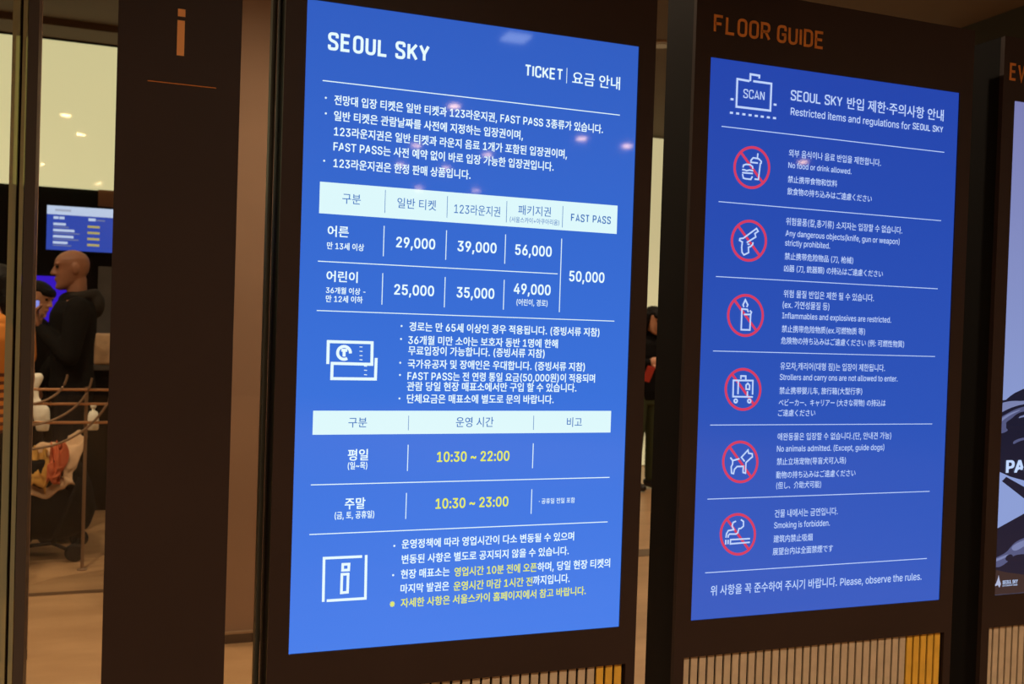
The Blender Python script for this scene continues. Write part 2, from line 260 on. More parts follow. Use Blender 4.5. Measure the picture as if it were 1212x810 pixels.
    'E': (419,[[165,0,60,0,60,170,60,339,60,509,164,509,268,509,372,509,372,490,372,471,372,452,290,452,207,452,125,452,125,396,125,341,125,286,202,286,278,286,355,286,355,267,355,248,355,229,278,229,202,229,125,229,125,172,125,114,125,57,208,57,292,57,375,57,375,38,375,19,375,0,270,0]]),
    'F': (410,[[82,0,60,0,60,170,60,339,60,509,163,509,266,509,369,509,369,490,369,471,369,452,288,452,206,452,125,452,125,394,125,336,125,278,198,278,272,278,346,278,346,259,346,240,346,221,272,221,198,221,125,221,125,147,125,74,125,0,103,0]]),
    'G': (520,[[309,-7,269,-7,223,-7,184,4,149,25,115,46,88,77,69,116,50,155,40,201,40,254,40,308,50,354,69,393,88,432,115,462,149,484,183,505,221,516,265,516,292,516,317,512,340,504,364,496,385,484,403,469,422,454,437,437,449,416,461,396,470,373,474,349,452,349,430,349,408,349,403,365,396,380,387,393,379,406,368,417,356,427,344,436,330,444,315,448,300,453,283,456,265,456,235,456,208,448,183,432,159,417,139,394,125,364,111,334,103,297,103,254,103,211,111,175,125,145,140,115,159,92,184,76,209,61,237,53,269,53,297,53,323,59,345,71,367,83,384,101,396,123,409,146,415,172,415,202,421,201,428,200,434,199,384,199,333,199,283,199,283,218,283,237,283,256,348,256,413,256,478,256,478,237,478,219,478,200,478,158,469,122,451,91,433,60,408,36,377,19,345,2]]),
    'H': (517,[[82,0,60,0,60,170,60,339,60,509,82,509,103,509,125,509,125,435,125,362,125,289,214,289,303,289,392,289,392,362,392,435,392,509,414,509,435,509,457,509,457,339,457,170,457,0,435,0,414,0,392,0,392,77,392,155,392,232,303,232,214,232,125,232,125,155,125,77,125,0,103,0]]),
    'I': (300,[[111,0,31,0,31,19,31,38,31,57,60,57,89,57,118,57,118,189,118,320,118,452,89,452,60,452,31,452,31,471,31,490,31,509,111,509,190,509,269,509,269,490,269,471,269,452,240,452,212,452,183,452,183,320,183,189,183,57,212,57,240,57,269,57,269,38,269,19,269,0,190,0]]),
    'J': (396,[[230,-7,185,-7,140,-7,104,6,75,33,47,59,33,97,33,145,33,155,33,164,33,173,55,173,76,173,98,173,98,164,98,155,98,145,98,114,106,91,122,74,137,58,159,50,185,50,211,50,232,58,248,74,264,91,272,114,272,145,272,267,272,388,272,509,293,509,315,509,336,509,336,388,336,267,336,145,336,97,322,59,294,33,266,6]]),
    'K': (467,[[146,189,104,145,104,169,104,193,104,216,116,232,128,247,139,261,151,275,162,290,174,303,187,317,199,331,212,344,262,399,313,454,364,509,392,509,420,509,448,509,376,431,304,353,231,276,230,276,229,276,228,276,187,233],[82,0,60,0,60,170,60,339,60,509,82,509,103,509,125,509,125,451,125,392,125,334,124,298,124,261,124,225,124,214,124,204,125,193,125,129,125,64,125,0,103,0],[398,0,372,0,311,86,249,173,188,259,201,276,215,293,228,309,302,206,375,103,449,0,423,0]]),
    'L': (393,[[160,0,60,0,60,170,60,339,60,509,82,509,103,509,125,509,125,358,125,208,125,57,203,57,282,57,361,57,361,38,361,19,361,0,261,0]]),
    'M': (628,[[81,0,60,0,60,170,60,339,60,509,91,509,121,509,152,509,193,402,235,294,277,187,280,180,284,170,287,159,291,148,295,136,299,123,303,110,307,97,311,84,315,71,319,59,322,49,317,49,312,49,307,49,310,59,314,70,318,83,322,95,326,108,330,121,334,134,338,147,342,158,346,170,349,179,352,187,394,294,435,402,476,509,507,509,537,509,568,509,568,339,568,170,568,0,547,0,525,0,504,0,504,97,504,194,504,291,504,302,504,314,504,327,505,340,505,354,505,369,505,383,506,398,506,413,506,428,507,443,507,457,509,457,511,457,513,457,508,441,503,426,498,409,492,393,487,378,482,363,477,348,472,334,467,322,463,309,459,299,456,291,418,194,380,97,342,0,323,0,305,0,286,0,248,97,209,194,170,291,167,299,163,309,159,321,155,333,150,346,145,361,140,376,135,391,129,408,124,424,118,441,112,457,114,457,117,457,119,457,119,444,120,431,120,416,120,401,121,387,121,372,121,357,121,342,122,328,122,315,122,302,122,291,122,194,122,97,122,0,101,0]]),
    'N': (523,[[82,0,60,0,60,170,60,339,60,509,85,509,111,509,136,509,205,400,274,291,343,183,349,174,355,164,363,151,370,138,379,123,388,107,396,90,405,73,414,55,411,55,408,54,405,54,403,72,401,90,401,108,400,126,399,142,399,157,399,172,399,185,399,195,399,300,399,404,399,509,420,509,442,509,463,509,463,339,463,170,463,0,438,0,412,0,387,0,325,97,264,193,202,290,194,303,186,316,177,331,169,345,159,362,148,381,137,400,123,424,108,452,111,453,115,453,119,454,120,428,121,405,122,384,123,362,124,344,124,328,125,312,125,300,125,291,125,194,125,97,125,0,103,0]]),
    'O': (533,[[311,-7,267,-7,223,-7,184,4,150,25,116,46,90,76,70,115,50,154,40,201,40,254,40,308,50,354,70,393,90,432,116,462,150,484,184,505,223,516,267,516,311,516,350,505,384,484,418,462,444,432,464,393,483,354,493,308,493,254,493,201,483,154,464,115,444,76,418,46,384,25,350,4],[236,53,267,53,297,53,325,61,349,76,374,91,394,114,408,144,423,174,430,211,430,254,430,298,423,335,408,365,394,395,374,417,349,433,325,448,297,456,267,456,236,456,209,448,184,433,159,417,140,394,125,364,111,334,103,297,103,254,103,211,111,174,125,144,140,114,159,92,184,76,209,61]]),
    'P': (445,[[82,0,60,0,60,170,60,339,60,509,118,509,177,509,235,509,274,509,307,502,332,487,358,473,377,454,390,430,402,405,409,378,409,348,409,317,402,290,390,265,377,241,358,222,332,207,307,193,274,186,235,186,193,186,151,186,109,186,109,205,109,224,109,242,150,242,191,242,233,242,259,242,281,247,297,256,313,265,325,278,333,294,341,310,344,328,344,348,344,368,341,386,333,402,325,417,313,430,297,439,280,448,259,452,232,452,196,452,160,452,125,452,125,301,125,151,125,0,103,0]]),
    'R': (449,[[82,0,60,0,60,170,60,339,60,509,119,509,177,509,236,509,275,509,307,502,333,489,359,475,378,457,390,433,403,410,409,382,409,352,409,321,403,295,390,271,378,248,359,230,333,217,307,204,275,198,236,198,189,198,143,198,96,198,96,217,96,236,96,255,142,255,188,255,234,255,260,255,281,259,298,267,314,275,326,286,334,300,341,315,345,332,345,352,345,372,341,390,334,405,326,420,314,431,298,440,281,448,259,452,233,452,197,452,161,452,125,452,125,301,125,151,125,0,103,0],[378,0,353,0,312,76,271,153,230,229,254,229,279,229,303,229,344,153,386,76,428,0,403,0]]),
    'S': (447,[[263,-9,224,-9,187,-9,155,-3,128,9,100,21,79,38,64,60,49,82,40,107,38,137,60,137,82,137,104,137,106,117,112,101,123,88,134,75,149,65,166,59,184,52,203,49,224,49,247,49,268,53,286,60,304,68,319,78,329,92,340,105,346,121,346,139,346,155,341,169,332,179,323,189,311,198,296,205,281,211,264,217,245,222,224,228,204,234,184,239,142,251,109,268,86,289,63,311,52,339,52,372,52,401,60,426,75,448,90,469,111,486,138,498,164,510,194,516,227,516,261,516,290,510,316,498,342,486,362,469,377,449,392,428,400,404,401,378,380,378,358,378,337,378,335,403,323,423,302,437,281,451,256,459,225,459,203,459,184,455,167,448,151,441,138,431,129,418,120,406,115,391,115,376,115,358,120,344,131,334,142,323,154,314,169,308,184,302,199,297,212,293,230,289,247,284,264,279,279,275,295,270,312,264,328,257,344,248,359,238,373,227,385,214,395,198,404,181,408,162,408,139,408,111,401,86,386,64,372,41,351,24,323,11,296,-2]]),
    'T': (449,[[85,452,32,452,32,471,32,490,32,509,160,509,288,509,417,509,417,490,417,471,417,452,363,452,310,452,257,452,257,301,257,151,257,0,235,0,214,0,193,0,193,151,193,301,193,452,139,452]]),
    'U': (517,[[299,-8,259,-8,219,-8,184,0,154,15,124,31,101,53,85,80,68,107,60,138,60,173,60,285,60,397,60,509,81,509,103,509,124,509,124,399,124,288,124,178,124,154,130,132,141,113,152,94,167,79,187,68,207,57,231,52,259,52,287,52,311,57,331,68,351,79,366,94,377,113,387,132,393,154,393,178,393,288,393,399,393,509,414,509,436,509,457,509,457,397,457,285,457,173,457,138,449,107,433,80,416,53,393,31,363,15,334,0]]),
    'V': (480,[[229,0,204,0,141,170,79,339,16,509,39,509,62,509,84,509,120,408,156,307,192,206,198,189,206,166,215,137,224,109,235,73,248,31,243,31,239,31,235,31,247,74,258,110,267,138,276,166,284,189,290,206,325,307,360,408,395,509,417,509,440,509,463,509,401,339,340,170,278,0,253,0]]),
    'W': (686,[[180,0,155,0,109,170,63,339,16,509,38,509,60,509,82,509,109,404,136,300,163,196,168,179,172,163,175,145,179,128,183,111,187,94,190,76,194,58,197,40,194,40,192,40,189,40,193,58,196,76,200,94,203,111,207,128,211,145,215,163,220,179,224,196,251,300,279,404,306,509,331,509,355,509,380,509,407,404,434,300,462,196,466,179,470,163,474,145,478,128,482,111,486,94,490,76,494,58,497,40,494,40,491,40,488,40,492,58,495,76,499,94,502,111,506,128,510,145,515,163,519,179,523,196,550,300,576,404,603,509,625,509,647,509,670,509,623,339,577,170,530,0,505,0,480,0,455,0,426,108,397,215,368,323,362,344,357,367,351,391,346,416,341,444,336,475,341,475,345,475,350,475,345,445,340,419,335,395,330,371,324,347,318,323,289,215,260,108,230,0,205,0]]),
    'Y': (472,[[225,0,203,0,203,69,203,139,203,208,141,308,79,409,16,509,41,509,66,509,91,509,125,454,159,399,192,344,203,326,213,309,222,292,231,275,240,255,250,230,241,230,232,230,224,230,233,255,242,276,251,293,260,310,270,327,280,344,314,399,347,454,381,509,406,509,430,509,455,509,393,409,330,308,268,208,268,139,268,69,268,0,247,0]]),
    'a': (389,[[182,-9,160,-9,136,-9,114,-4,94,5,75,14,59,27,48,45,36,62,30,83,30,108,30,130,35,147,43,161,52,175,63,185,78,193,92,201,108,207,125,211,143,215,160,218,178,220,201,223,219,225,234,227,248,228,258,231,265,235,272,239,276,245,276,255,276,255,276,256,276,257,276,272,273,286,267,297,261,308,252,316,240,322,228,328,213,331,196,331,178,331,162,328,149,322,136,317,126,309,118,301,110,292,104,283,100,274,80,280,61,285,41,291,50,314,62,332,79,346,95,360,113,369,133,375,153,381,173,384,194,384,208,384,223,383,239,379,255,376,271,370,286,360,301,351,313,338,322,320,332,303,337,280,337,251,337,168,337,84,337,0,317,0,297,0,277,0,277,17,277,35,277,52,275,52,274,52,272,52,268,43,261,34,252,25,243,15,230,7,215,1,200,-5],[155,45,170,45,193,45,212,50,228,59,243,68,255,79,263,93,271,107,276,122,276,138,276,155,276,173,276,190,273,187,268,184,259,182,251,180,242,178,231,176,221,174,210,172,200,171,190,170,182,169,175,168,161,166,147,163,134,159,121,154,111,148,103,139,96,131,92,119,92,105,92,92,95,81,102,72,109,63,118,57,130,52,142,48]]),
    'b': (424,[[261,-8,229,-8,206,-8,187,-4,172,4,158,12,146,21,138,31,129,42,123,51,118,59,116,59,114,59,112,59,112,39,112,20,112,0,92,0,72,0,53,0,53,170,53,339,53,509,73,509,93,509,114,509,114,446,114,382,114,319,115,319,117,319,118,319,123,327,129,336,137,346,145,356,157,365,171,373,186,381,205,384,229,384,261,384,289,376,313,361,337,345,356,322,370,293,383,263,390,229,390,189,390,149,383,114,370,84,356,55,337,32,313,16,289,0],[197,47,220,47,244,47,263,53,279,66,295,78,308,95,316,117,324,138,328,162,328,189,328,216,324,240,316,261,308,282,296,299,280,311,264,324,244,330,220,330,197,330,177,324,161,312,145,300,133,284,125,263,117,242,113,217,113,189,113,161,117,136,125,115,133,94,146,77,162,65,178,53]]),
    'c': (396,[[226,-8,207,-8,173,-8,143,0,117,16,91,33,71,56,56,85,41,114,34,149,34,187,34,227,41,262,56,291,71,321,91,343,117,360,143,376,173,384,207,384,226,384,243,382,260,377,276,372,292,365,305,356,319,347,330,335,340,322,350,309,357,294,362,277,342,272,322,267,303,262,300,272,296,281,290,289,285,297,278,305,270,311,262,317,253,322,242,325,232,328,220,330,207,330,182,330,161,323,145,310,129,297,116,280,108,258,100,237,96,213,96,187,96,162,100,139,108,117,116,96,129,79,145,66,161,53,182,46,207,46,220,46,232,48,243,52,253,55,263,60,271,66,279,72,286,80,292,89,297,97,301,107,304,117,324,112,343,107,363,102,358,85,351,70,341,56,332,43,320,31,306,21,293,12,277,4,261,-1,244,-6]]),
    'd': (424,[[219,-8,195,-8,164,-8,136,0,111,16,87,32,68,55,55,84,41,114,34,149,34,189,34,229,41,263,55,293,69,322,88,345,112,361,136,376,164,384,196,384,219,384,238,381,253,373,268,365,279,356,287,346,296,336,302,327,306,319,308,319,309,319,311,319,311,382,311,446,311,509,331,509,351,509,372,509,372,339,372,170,372,0,352,0,332,0,313,0,313,20,313,39,313,59,311,59,309,59,307,59,302,51,295,42,287,31,278,21,267,12,252,4,238,-4],[181,47,205,47,227,47,247,53,263,65,279,77,291,94,299,115,308,136,312,161,312,189,312,217,308,242,300,263,292,284,279,300,263,312,247,324,228,330,205,330,181,330,161,324,145,311,129,299,116,282,108,261,100,240,96,216,96,189,96,162,100,138,109,117,117,95,129,78,145,66,161,53]]),
    'e': (404,[[238,-8,212,-8,175,-8,143,0,117,16,90,33,70,56,56,85,41,114,34,148,34,187,34,226,41,260,55,290,69,319,89,343,115,359,141,376,171,384,205,384,226,384,246,381,266,374,285,367,303,356,319,341,335,326,348,306,357,282,366,258,371,228,371,194,371,186,371,178,371,169,350,169,330,169,310,169,310,180,310,190,310,202,310,227,306,249,298,269,290,288,278,303,263,314,247,325,228,330,205,330,182,330,163,325,146,313,130,302,118,288,109,270,100,251,96,232,96,211,96,200,96,189,96,178,96,150,101,126,110,106,120,87,134,72,151,61,168,51,189,46,212,46,228,46,241,48,254,53,266,57,277,64,285,73,294,82,301,93,306,105,325,101,345,96,365,91,359,71,349,54,335,39,321,24,303,13,283,4,262,-4],[163,169,75,169,75,186,75,204,75,221,163,221,250,221,338,221,338,204,338,186,338,169,250,169]]),
    'f': (254,[[154,379,228,379,228,362,228,344,228,327,154,327,80,327,6,327,6,344,6,362,6,379,80,379],[101,0,81,0,81,144,81,288,81,432,81,453,86,471,96,486,106,500,119,511,135,519,152,526,169,530,187,530,201,530,213,529,222,527,232,525,238,523,243,521,238,503,233,486,227,468,224,470,220,471,215,472,210,473,203,474,195,474,176,474,163,469,154,460,146,451,142,437,142,419,142,279,142,140,142,0,121,0]]),
    'g': (425,[[238,-151,207,-151,179,-151,155,-147,134,-140,113,-132,96,-123,82,-110,69,-98,58,-84,51,-69,67,-60,84,-50,101,-41,107,-49,113,-57,122,-66,130,-75,141,-82,154,-88,168,-94,186,-97,207,-97,238,-97,263,-90,282,-75,302,-60,311,-37,311,-6,311,19,311,44,311,68,310,68,308,68,306,68,301,60,295,51,287,41,278,32,267,23,252,16,238,8,219,5,195,5,164,5,137,12,113,27,88,41,69,62,55,90,41,118,34,152,34,191,34,230,41,264,55,293,69,322,88,345,112,361,137,376,165,384,196,384,220,384,239,381,253,373,268,365,280,356,288,346,297,336,303,327,308,319,309,319,311,319,313,319,313,339,313,359,313,379,333,379,353,379,372,379,372,250,372,121,372,-9,372,-42,365,-69,350,-90,335,-111,316,-126,291,-136,266,-146],[181,59,205,59,228,59,248,64,264,75,280,86,292,101,300,121,308,141,312,165,312,193,312,220,308,243,300,264,292,284,280,301,264,312,248,324,228,330,205,330,181,330,161,324,145,312,129,299,117,283,109,262,100,242,96,219,96,193,96,166,100,143,109,123,117,103,129,87,145,76,162,65]]),
    'h': (410,[[114,249,114,227,114,151,114,76,114,0,93,0,73,0,53,0,53,170,53,339,53,509,73,509,93,509,114,509,114,435,114,361,114,287,110,287,106,287,102,287,114,322,131,347,152,362,174,377,199,384,227,384,253,384,276,379,295,369,315,358,330,342,341,321,352,299,357,273,357,240,357,160,357,80,357,0,337,0,316,0,296,0,296,78,296,157,296,235,296,265,288,288,273,304,258,321,237,329,210,329,192,329,175,325,161,317,146,309,135,298,126,283,118,267]]),
    'i': (167,[[73,0,53,0,53,126,53,253,53,379,73,379,93,379,114,379,114,253,114,126,114,0,93,0],[95,443,84,443,72,443,62,447,54,455,45,462,41,472,41,483,41,494,45,504,54,512,62,520,72,524,84,524,95,524,106,520,114,512,122,504,126,494,126,483,126,472,122,462,114,455,106,447]]),
    'j': (167,[[53,243,53,379,73,379,93,379,114,379,114,243,114,106,114,-30,114,-53,110,-73,102,-90,93,-107,81,-120,65,-129,48,-138,28,-143,4,-143,-1,-143,-5,-143,-10,-143,-10,-124,-10,-105,-10,-87,-6,-87,-2,-87,2,-87,20,-87,32,-82,40,-72,49,-62,53,-48,53,-29,53,107],[95,443,83,443,72,443,62,447,53,455,45,462,41,472,41,483,41,494,45,504,53,512,62,520,72,524,83,524,95,524,105,520,114,512,122,504,126,494,126,483,126,472,122,462,114,455,105,447]]),
    'k': (381,[[132,158,110,137,110,162,110,187,110,212,113,212,117,212,121,212,175,268,230,323,284,379,310,379,335,379,360,379,301,319,243,259,184,199,182,199,179,199,177,199,155,178],[73,0,53,0,53,170,53,339,53,509,73,509,93,509,114,509,114,339,114,170,114,0,93,0],[320,0,294,0,245,62,197,124,148,186,162,200,177,214,191,229,252,152,312,76,372,0,346,0]]),
    'l': (189,[[147,-2,139,-2,110,-2,88,5,74,20,60,35,53,57,53,84,53,226,53,367,53,509,73,509,93,509,114,509,114,372,114,235,114,99,114,81,116,69,120,62,125,55,133,52,146,52,152,52,157,52,160,53,164,53,167,54,170,54,173,37,177,20,181,3,175,1,169,0,162,-1,154,-2]]),
    'm': (610,[[73,0,53,0,53,126,53,253,53,379,72,379,92,379,112,379,112,351,112,323,112,295,111,295,109,295,108,295,113,316,121,332,132,346,144,359,157,369,172,376,187,383,203,386,219,386,247,386,270,378,287,361,305,344,316,322,321,295,318,295,315,295,312,295,317,313,325,329,337,343,349,357,364,367,381,375,398,382,416,386,437,386,459,386,479,381,497,372,515,362,530,348,541,328,551,309,557,285,557,255,557,170,557,85,557,0,536,0,516,0,496,0,496,85,496,169,496,254,496,281,488,301,473,313,457,325,439,330,419,330,402,330,387,327,374,320,362,313,352,303,345,290,339,278,335,263,335,247,335,165,335,82,335,0,315,0,295,0,274,0,274,87,274,173,274,260,274,281,267,298,253,311,239,324,221,330,199,330,185,330,171,327,158,320,144,313,134,303,126,289,118,276,114,258,114,238,114,159,114,79,114,0,93,0]]),
    'n': (410,[[114,249,114,227,114,151,114,76,114,0,93,0,73,0,53,0,53,126,53,253,53,379,72,379,92,379,112,379,112,349,112,318,112,287,109,287,106,287,102,287,114,322,131,347,152,362,174,377,199,384,227,384,253,384,276,379,295,369,314,358,330,342,341,321,352,299,357,273,357,240,357,160,357,80,357,0,337,0,316,0,296,0,296,78,296,157,296,235,296,265,288,288,273,304,258,321,237,329,210,329,192,329,175,325,161,317,146,309,135,298,126,283,118,267]]),
    'o': (415,[[242,-8,207,-8,173,-8,143,0,117,16,91,33,71,56,56,85,41,114,34,149,34,187,34,227,41,262,56,291,71,321,91,343,117,360,143,376,173,384,207,384,242,384,273,376,299,360,325,343,345,321,359,291,374,262,381,227,381,187,381,149,374,114,359,85,345,56,325,33,299,16,273,0],[182,46,207,46,233,46,254,53,270,66,287,79,299,96,307,117,315,139,319,162,319,187,319,213,315,236,307,258,299,280,287,297,270,310,254,323,233,330,207,330,182,330,161,323,145,310,129,297,116,280,108,258,100,237,96,213,96,187,96,162,100,139,108,117,116,96,129,79,145,66,161,53]]),
    'p': (424,[[73,-143,53,-143,53,31,53,205,53,379,72,379,92,379,112,379,112,359,112,339,112,319,114,319,116,319,118,319,123,327,129,336,137,346,145,356,157,365,171,373,186,381,205,384,229,384,261,384,289,376,313,361,337,345,356,322,370,293,383,263,390,229,390,189,390,149,383,114,370,84,356,55,337,32,313,16,289,0,261,-8,229,-8,206,-8,187,-4,173,4,158,12,146,21,138,31,130,42,123,51,118,59,117,59,115,59,114,59,114,-8,114,-76,114,-143,93,-143],[197,47,220,47,244,47,263,53,279,66,295,78,308,95,316,117,324,138,328,162,328,189,328,216,324,240,316,261,308,282,296,299,280,311,264,324,244,330,220,330,197,330,177,324,161,312,145,300,133,284,125,263,117,242,113,217,113,189,113,161,117,136,125,115,133,94,146,77,162,65,178,53]]),
    'q': (424,[[372,31,372,-143,351,-143,331,-143,311,-143,311,-76,311,-8,311,59,309,59,308,59,306,59,302,51,295,42,287,31,278,21,267,12,252,4,238,-4,219,-8,195,-8,164,-8,136,0,111,16,87,32,68,55,55,84,41,114,34,149,34,189,34,229,41,263,55,293,69,322,88,345,112,361,136,376,164,384,196,384,219,384,238,381,253,373,268,365,279,356,287,346,296,336,302,327,307,319,309,319,311,319,313,319,313,339,313,359,313,379,332,379,352,379,372,379,372,205],[181,47,205,47,227,47,247,53,263,65,279,77,291,94,299,115,308,136,312,161,312,189,312,217,308,242,300,263,292,284,279,300,263,312,247,324,228,330,205,330,181,330,161,324,145,311,129,299,116,282,108,261,100,240,96,216,96,189,96,162,100,138,109,117,117,95,129,78,145,66,161,53]]),
    'r': (259,[[73,0,53,0,53,126,53,253,53,379,72,379,92,379,112,379,112,360,112,340,112,321,113,321,114,321,115,321,122,340,135,355,152,367,170,379,190,385,213,385,218,385,223,385,229,384,235,384,240,384,243,384,243,363,243,343,243,322,242,323,237,323,230,324,223,325,215,326,207,326,189,326,173,322,159,315,145,307,134,297,126,284,118,270,114,255,114,237,114,158,114,79,114,0,93,0]]),
    's': (365,[[211,-8,182,-8,156,-8,133,-4,112,3,92,11,75,23,62,38,49,53,40,72,36,94,55,98,74,102,94,107,99,86,109,70,124,60,139,50,158,45,181,45,208,45,229,51,244,62,260,74,268,87,268,103,268,116,263,127,254,136,245,144,231,151,212,155,191,160,170,165,149,170,115,178,89,191,72,208,55,225,47,247,47,274,47,296,53,315,65,332,77,348,94,361,115,370,136,380,160,384,187,384,213,384,235,380,254,372,272,365,287,353,299,339,310,325,319,309,324,290,305,286,287,281,268,277,263,292,255,304,243,316,230,327,212,333,187,333,165,333,146,327,131,317,116,306,109,293,109,277,109,263,114,252,124,243,134,235,150,228,172,223,191,218,210,214,229,209,264,201,290,188,306,171,323,154,331,133,331,107,331,84,325,64,312,47,300,30,282,16,260,6,237,-3]]),
    't': (227,[[138,379,204,379,204,362,204,344,204,327,138,327,72,327,6,327,6,344,6,362,6,379,72,379],[65,345,65,471,85,471,106,471,126,471,126,347,126,222,126,98,126,81,129,69,136,61,143,54,154,50,170,50,174,50,179,50,185,51,191,52,197,53,202,54,206,36,209,19,213,2,207,0,200,-2,192,-3,184,-4,176,-4,168,-4,136,-4,110,4,92,21,74,38,65,62,65,93,65,219]]),
    'u': (410,[[211,-5,182,-5,157,-5,134,0,115,11,95,21,80,37,69,59,58,80,53,107,53,139,53,219,53,299,53,379,73,379,93,379,114,379,114,301,114,222,114,144,114,114,121,91,137,75,152,58,173,50,200,50,218,50,235,54,249,62,264,70,275,81,283,97,292,112,296,131,296,153,296,228,296,304,296,379,316,379,337,379,357,379,357,253,357,126,357,0,337,0,318,0,298,0,298,31,298,61,298,92,301,92,304,92,307,92,295,57,279,32,257,17,235,2]]),
    'v': (389,[[184,0,163,0,114,126,66,253,17,379,40,379,62,379,84,379,111,305,138,230,165,155,174,132,181,110,187,87,193,64,199,42,206,21,198,21,191,21,184,21,191,42,197,64,203,87,209,110,216,132,224,155,251,230,278,305,305,379,327,379,349,379,371,379,323,253,275,126,226,0,205,0]]),
    'w': (567,[[158,0,138,0,99,126,61,253,23,379,44,379,66,379,87,379,103,324,118,269,133,214,140,191,147,165,154,137,161,108,168,76,175,41,172,41,168,41,165,41,172,75,179,106,186,135,193,163,199,190,206,214,221,269,237,324,252,379,273,379,295,379,316,379,332,324,347,269,362,214,368,190,375,164,382,136,388,107,395,76,402,41,399,41,395,41,391,41,399,75,406,107,413,135,420,164,427,190,434,214,449,269,465,324,480,379,502,379,523,379,545,379,506,253,468,126,429,0,409,0,389,0,368,0,352,57,335,114,319,172,314,189,309,207,305,225,300,243,295,261,291,280,286,299,281,318,277,338,281,338,286,338,291,338,286,319,281,299,277,280,272,261,267,243,263,225,258,206,253,189,248,172,231,114,215,57,199,0,178,0]]),
    'x': (379,[[108,126,21,0,44,0,68,0,91,0,178,126,265,253,352,379,329,379,305,379,282,379,195,253],[201,126,287,0,311,0,334,0,358,0,272,126,186,253,100,379,76,379,53,379,29,379,115,253]]),
    'y': (389,[[51,-140,47,-139,52,-121,57,-103,61,-86,65,-86,68,-87,71,-87,83,-90,94,-91,104,-89,114,-87,122,-82,130,-74,138,-66,145,-53,151,-36,155,-24,159,-13,163,-1,114,126,66,252,17,379,40,379,62,379,84,379,111,305,138,230,165,155,174,132,181,109,187,87,193,64,199,42,206,21,198,21,191,21,184,21,190,42,196,64,202,87,209,110,216,132,224,155,251,230,278,305,305,379,327,379,349,379,371,379,316,234,260,88,204,-58,196,-78,187,-94,177,-107,166,-120,153,-129,139,-136,125,-142,109,-145,91,-145,81,-145,72,-144,65,-143,57,-142]]),
    'z': (380,[[141,0,42,0,42,15,42,30,42,46,112,137,183,228,254,320,254,321,254,322,254,323,185,323,117,323,48,323,48,342,48,361,48,379,143,379,238,379,333,379,333,363,333,347,333,331,264,241,195,150,126,60,126,59,126,58,126,56,197,56,268,56,339,56,339,38,339,19,339,0,240,0]]),
    '~': (453,[[71,150,52,150,52,178,56,201,66,218,75,235,88,247,103,255,118,262,134,266,151,266,168,266,183,263,197,256,211,248,227,237,246,221,258,210,268,203,275,198,282,194,290,192,299,192,313,192,324,197,332,207,340,218,344,233,344,253,363,253,382,253,400,253,401,225,396,202,386,185,377,168,365,156,349,148,334,140,318,137,301,137,284,137,268,140,254,148,240,155,224,166,207,182,194,192,185,200,177,204,170,208,162,210,154,210,140,210,130,206,121,196,112,187,108,172,108,150,90,150]]),
    '·': (196,[[111,196,98,196,85,196,75,201,66,210,57,219,52,229,52,242,52,254,57,265,66,274,75,283,85,287,98,287,111,287,122,283,130,274,139,265,144,254,144,242,144,229,139,219,130,210,122,201]]),
}

_fc = bpy.data.curves.new('lettering_source', 'FONT'); _fo = bpy.data.objects.new('lettering_source', _fc); COL.objects.link(_fo)
_fc.resolution_u = 3
_cache = {}
LATIN = .73/.509
def _tri(o):
    dg = bpy.context.evaluated_depsgraph_get(); dg.update()
    me = bpy.data.meshes.new_from_object(o.evaluated_get(dg))
    r = ([(v.co.x, v.co.y) for v in me.vertices], [tuple(p.vertices) for p in me.polygons]); bpy.data.meshes.remove(me); return r
def glyph(c, bold):
    k = (c, bold)
    if k in _cache: return _cache[k]
    if c == ' ': r = (.27, [], [])
    elif c in GLYPHS:
        adv, spl = GLYPHS[c]; q = LATIN/1000; v, f = [], []
        pts = [[(a[i+2], a[i+3]) for i in range(0, len(a), 6)] for a in spl]
        def inside(p, P):
            k = False
            for a, b in zip(P, P[1:]+P[:1]):
                if (a[1] > p[1]) != (b[1] > p[1]) and p[0] < (b[0]-a[0])*(p[1]-a[1])/(b[1]-a[1])+a[0]: k = not k
            return k
        holes = [i for i in range(len(spl)) if any(j != i and all(inside(p, pts[j]) for p in pts[i]) for j in range(len(spl)))]
        for oi in [i for i in range(len(spl)) if i not in holes]:
            grp = [oi]+[h for h in holes if inside(pts[h][0], pts[oi])]
            cu = bpy.data.curves.new('g', 'CURVE'); cu.dimensions = '2D'; cu.fill_mode = 'BOTH'; cu.resolution_u = 3
            for gi in grp:
                a = spl[gi]; sp = cu.splines.new('BEZIER'); n = len(a)//6; sp.bezier_points.add(n-1); sp.use_cyclic_u = True
                for i, p in enumerate(sp.bezier_points):
                    h = a[i*6:i*6+6]; p.handle_left_type = p.handle_right_type = 'FREE'
                    p.handle_left = (h[0]*q, h[1]*q, 0); p.co = (h[2]*q, h[3]*q, 0); p.handle_right = (h[4]*q, h[5]*q, 0)
            o = bpy.data.objects.new('g', cu); COL.objects.link(o); v1, f1 = _tri(o); bpy.data.objects.remove(o); bpy.data.curves.remove(cu)
            f += [tuple(i+len(v) for i in t) for t in f1]; v += v1
        r = (adv*q + bold*.8, v, f)
    else:
        _fc.body = c; v, f = _tri(_fo)
        r = (.92 if '\uac00' <= c <= '\ud7a3' else 1.0, v, f)
    adv, v, f = r
    if bold > 0 and v:          # heavier strokes: the outline repeated a hair to each side
        V, F = [], []; d = bold
        for dx, dz in ((-d, -d*.6), (d, -d*.6), (-d, d*.6), (d, d*.6)):
            F += [tuple(i+len(V) for i in t) for t in f]; V += [(x+dx, z+dz) for x, z in v]
        r = (adv, V, F)
    _cache[k] = r; return r
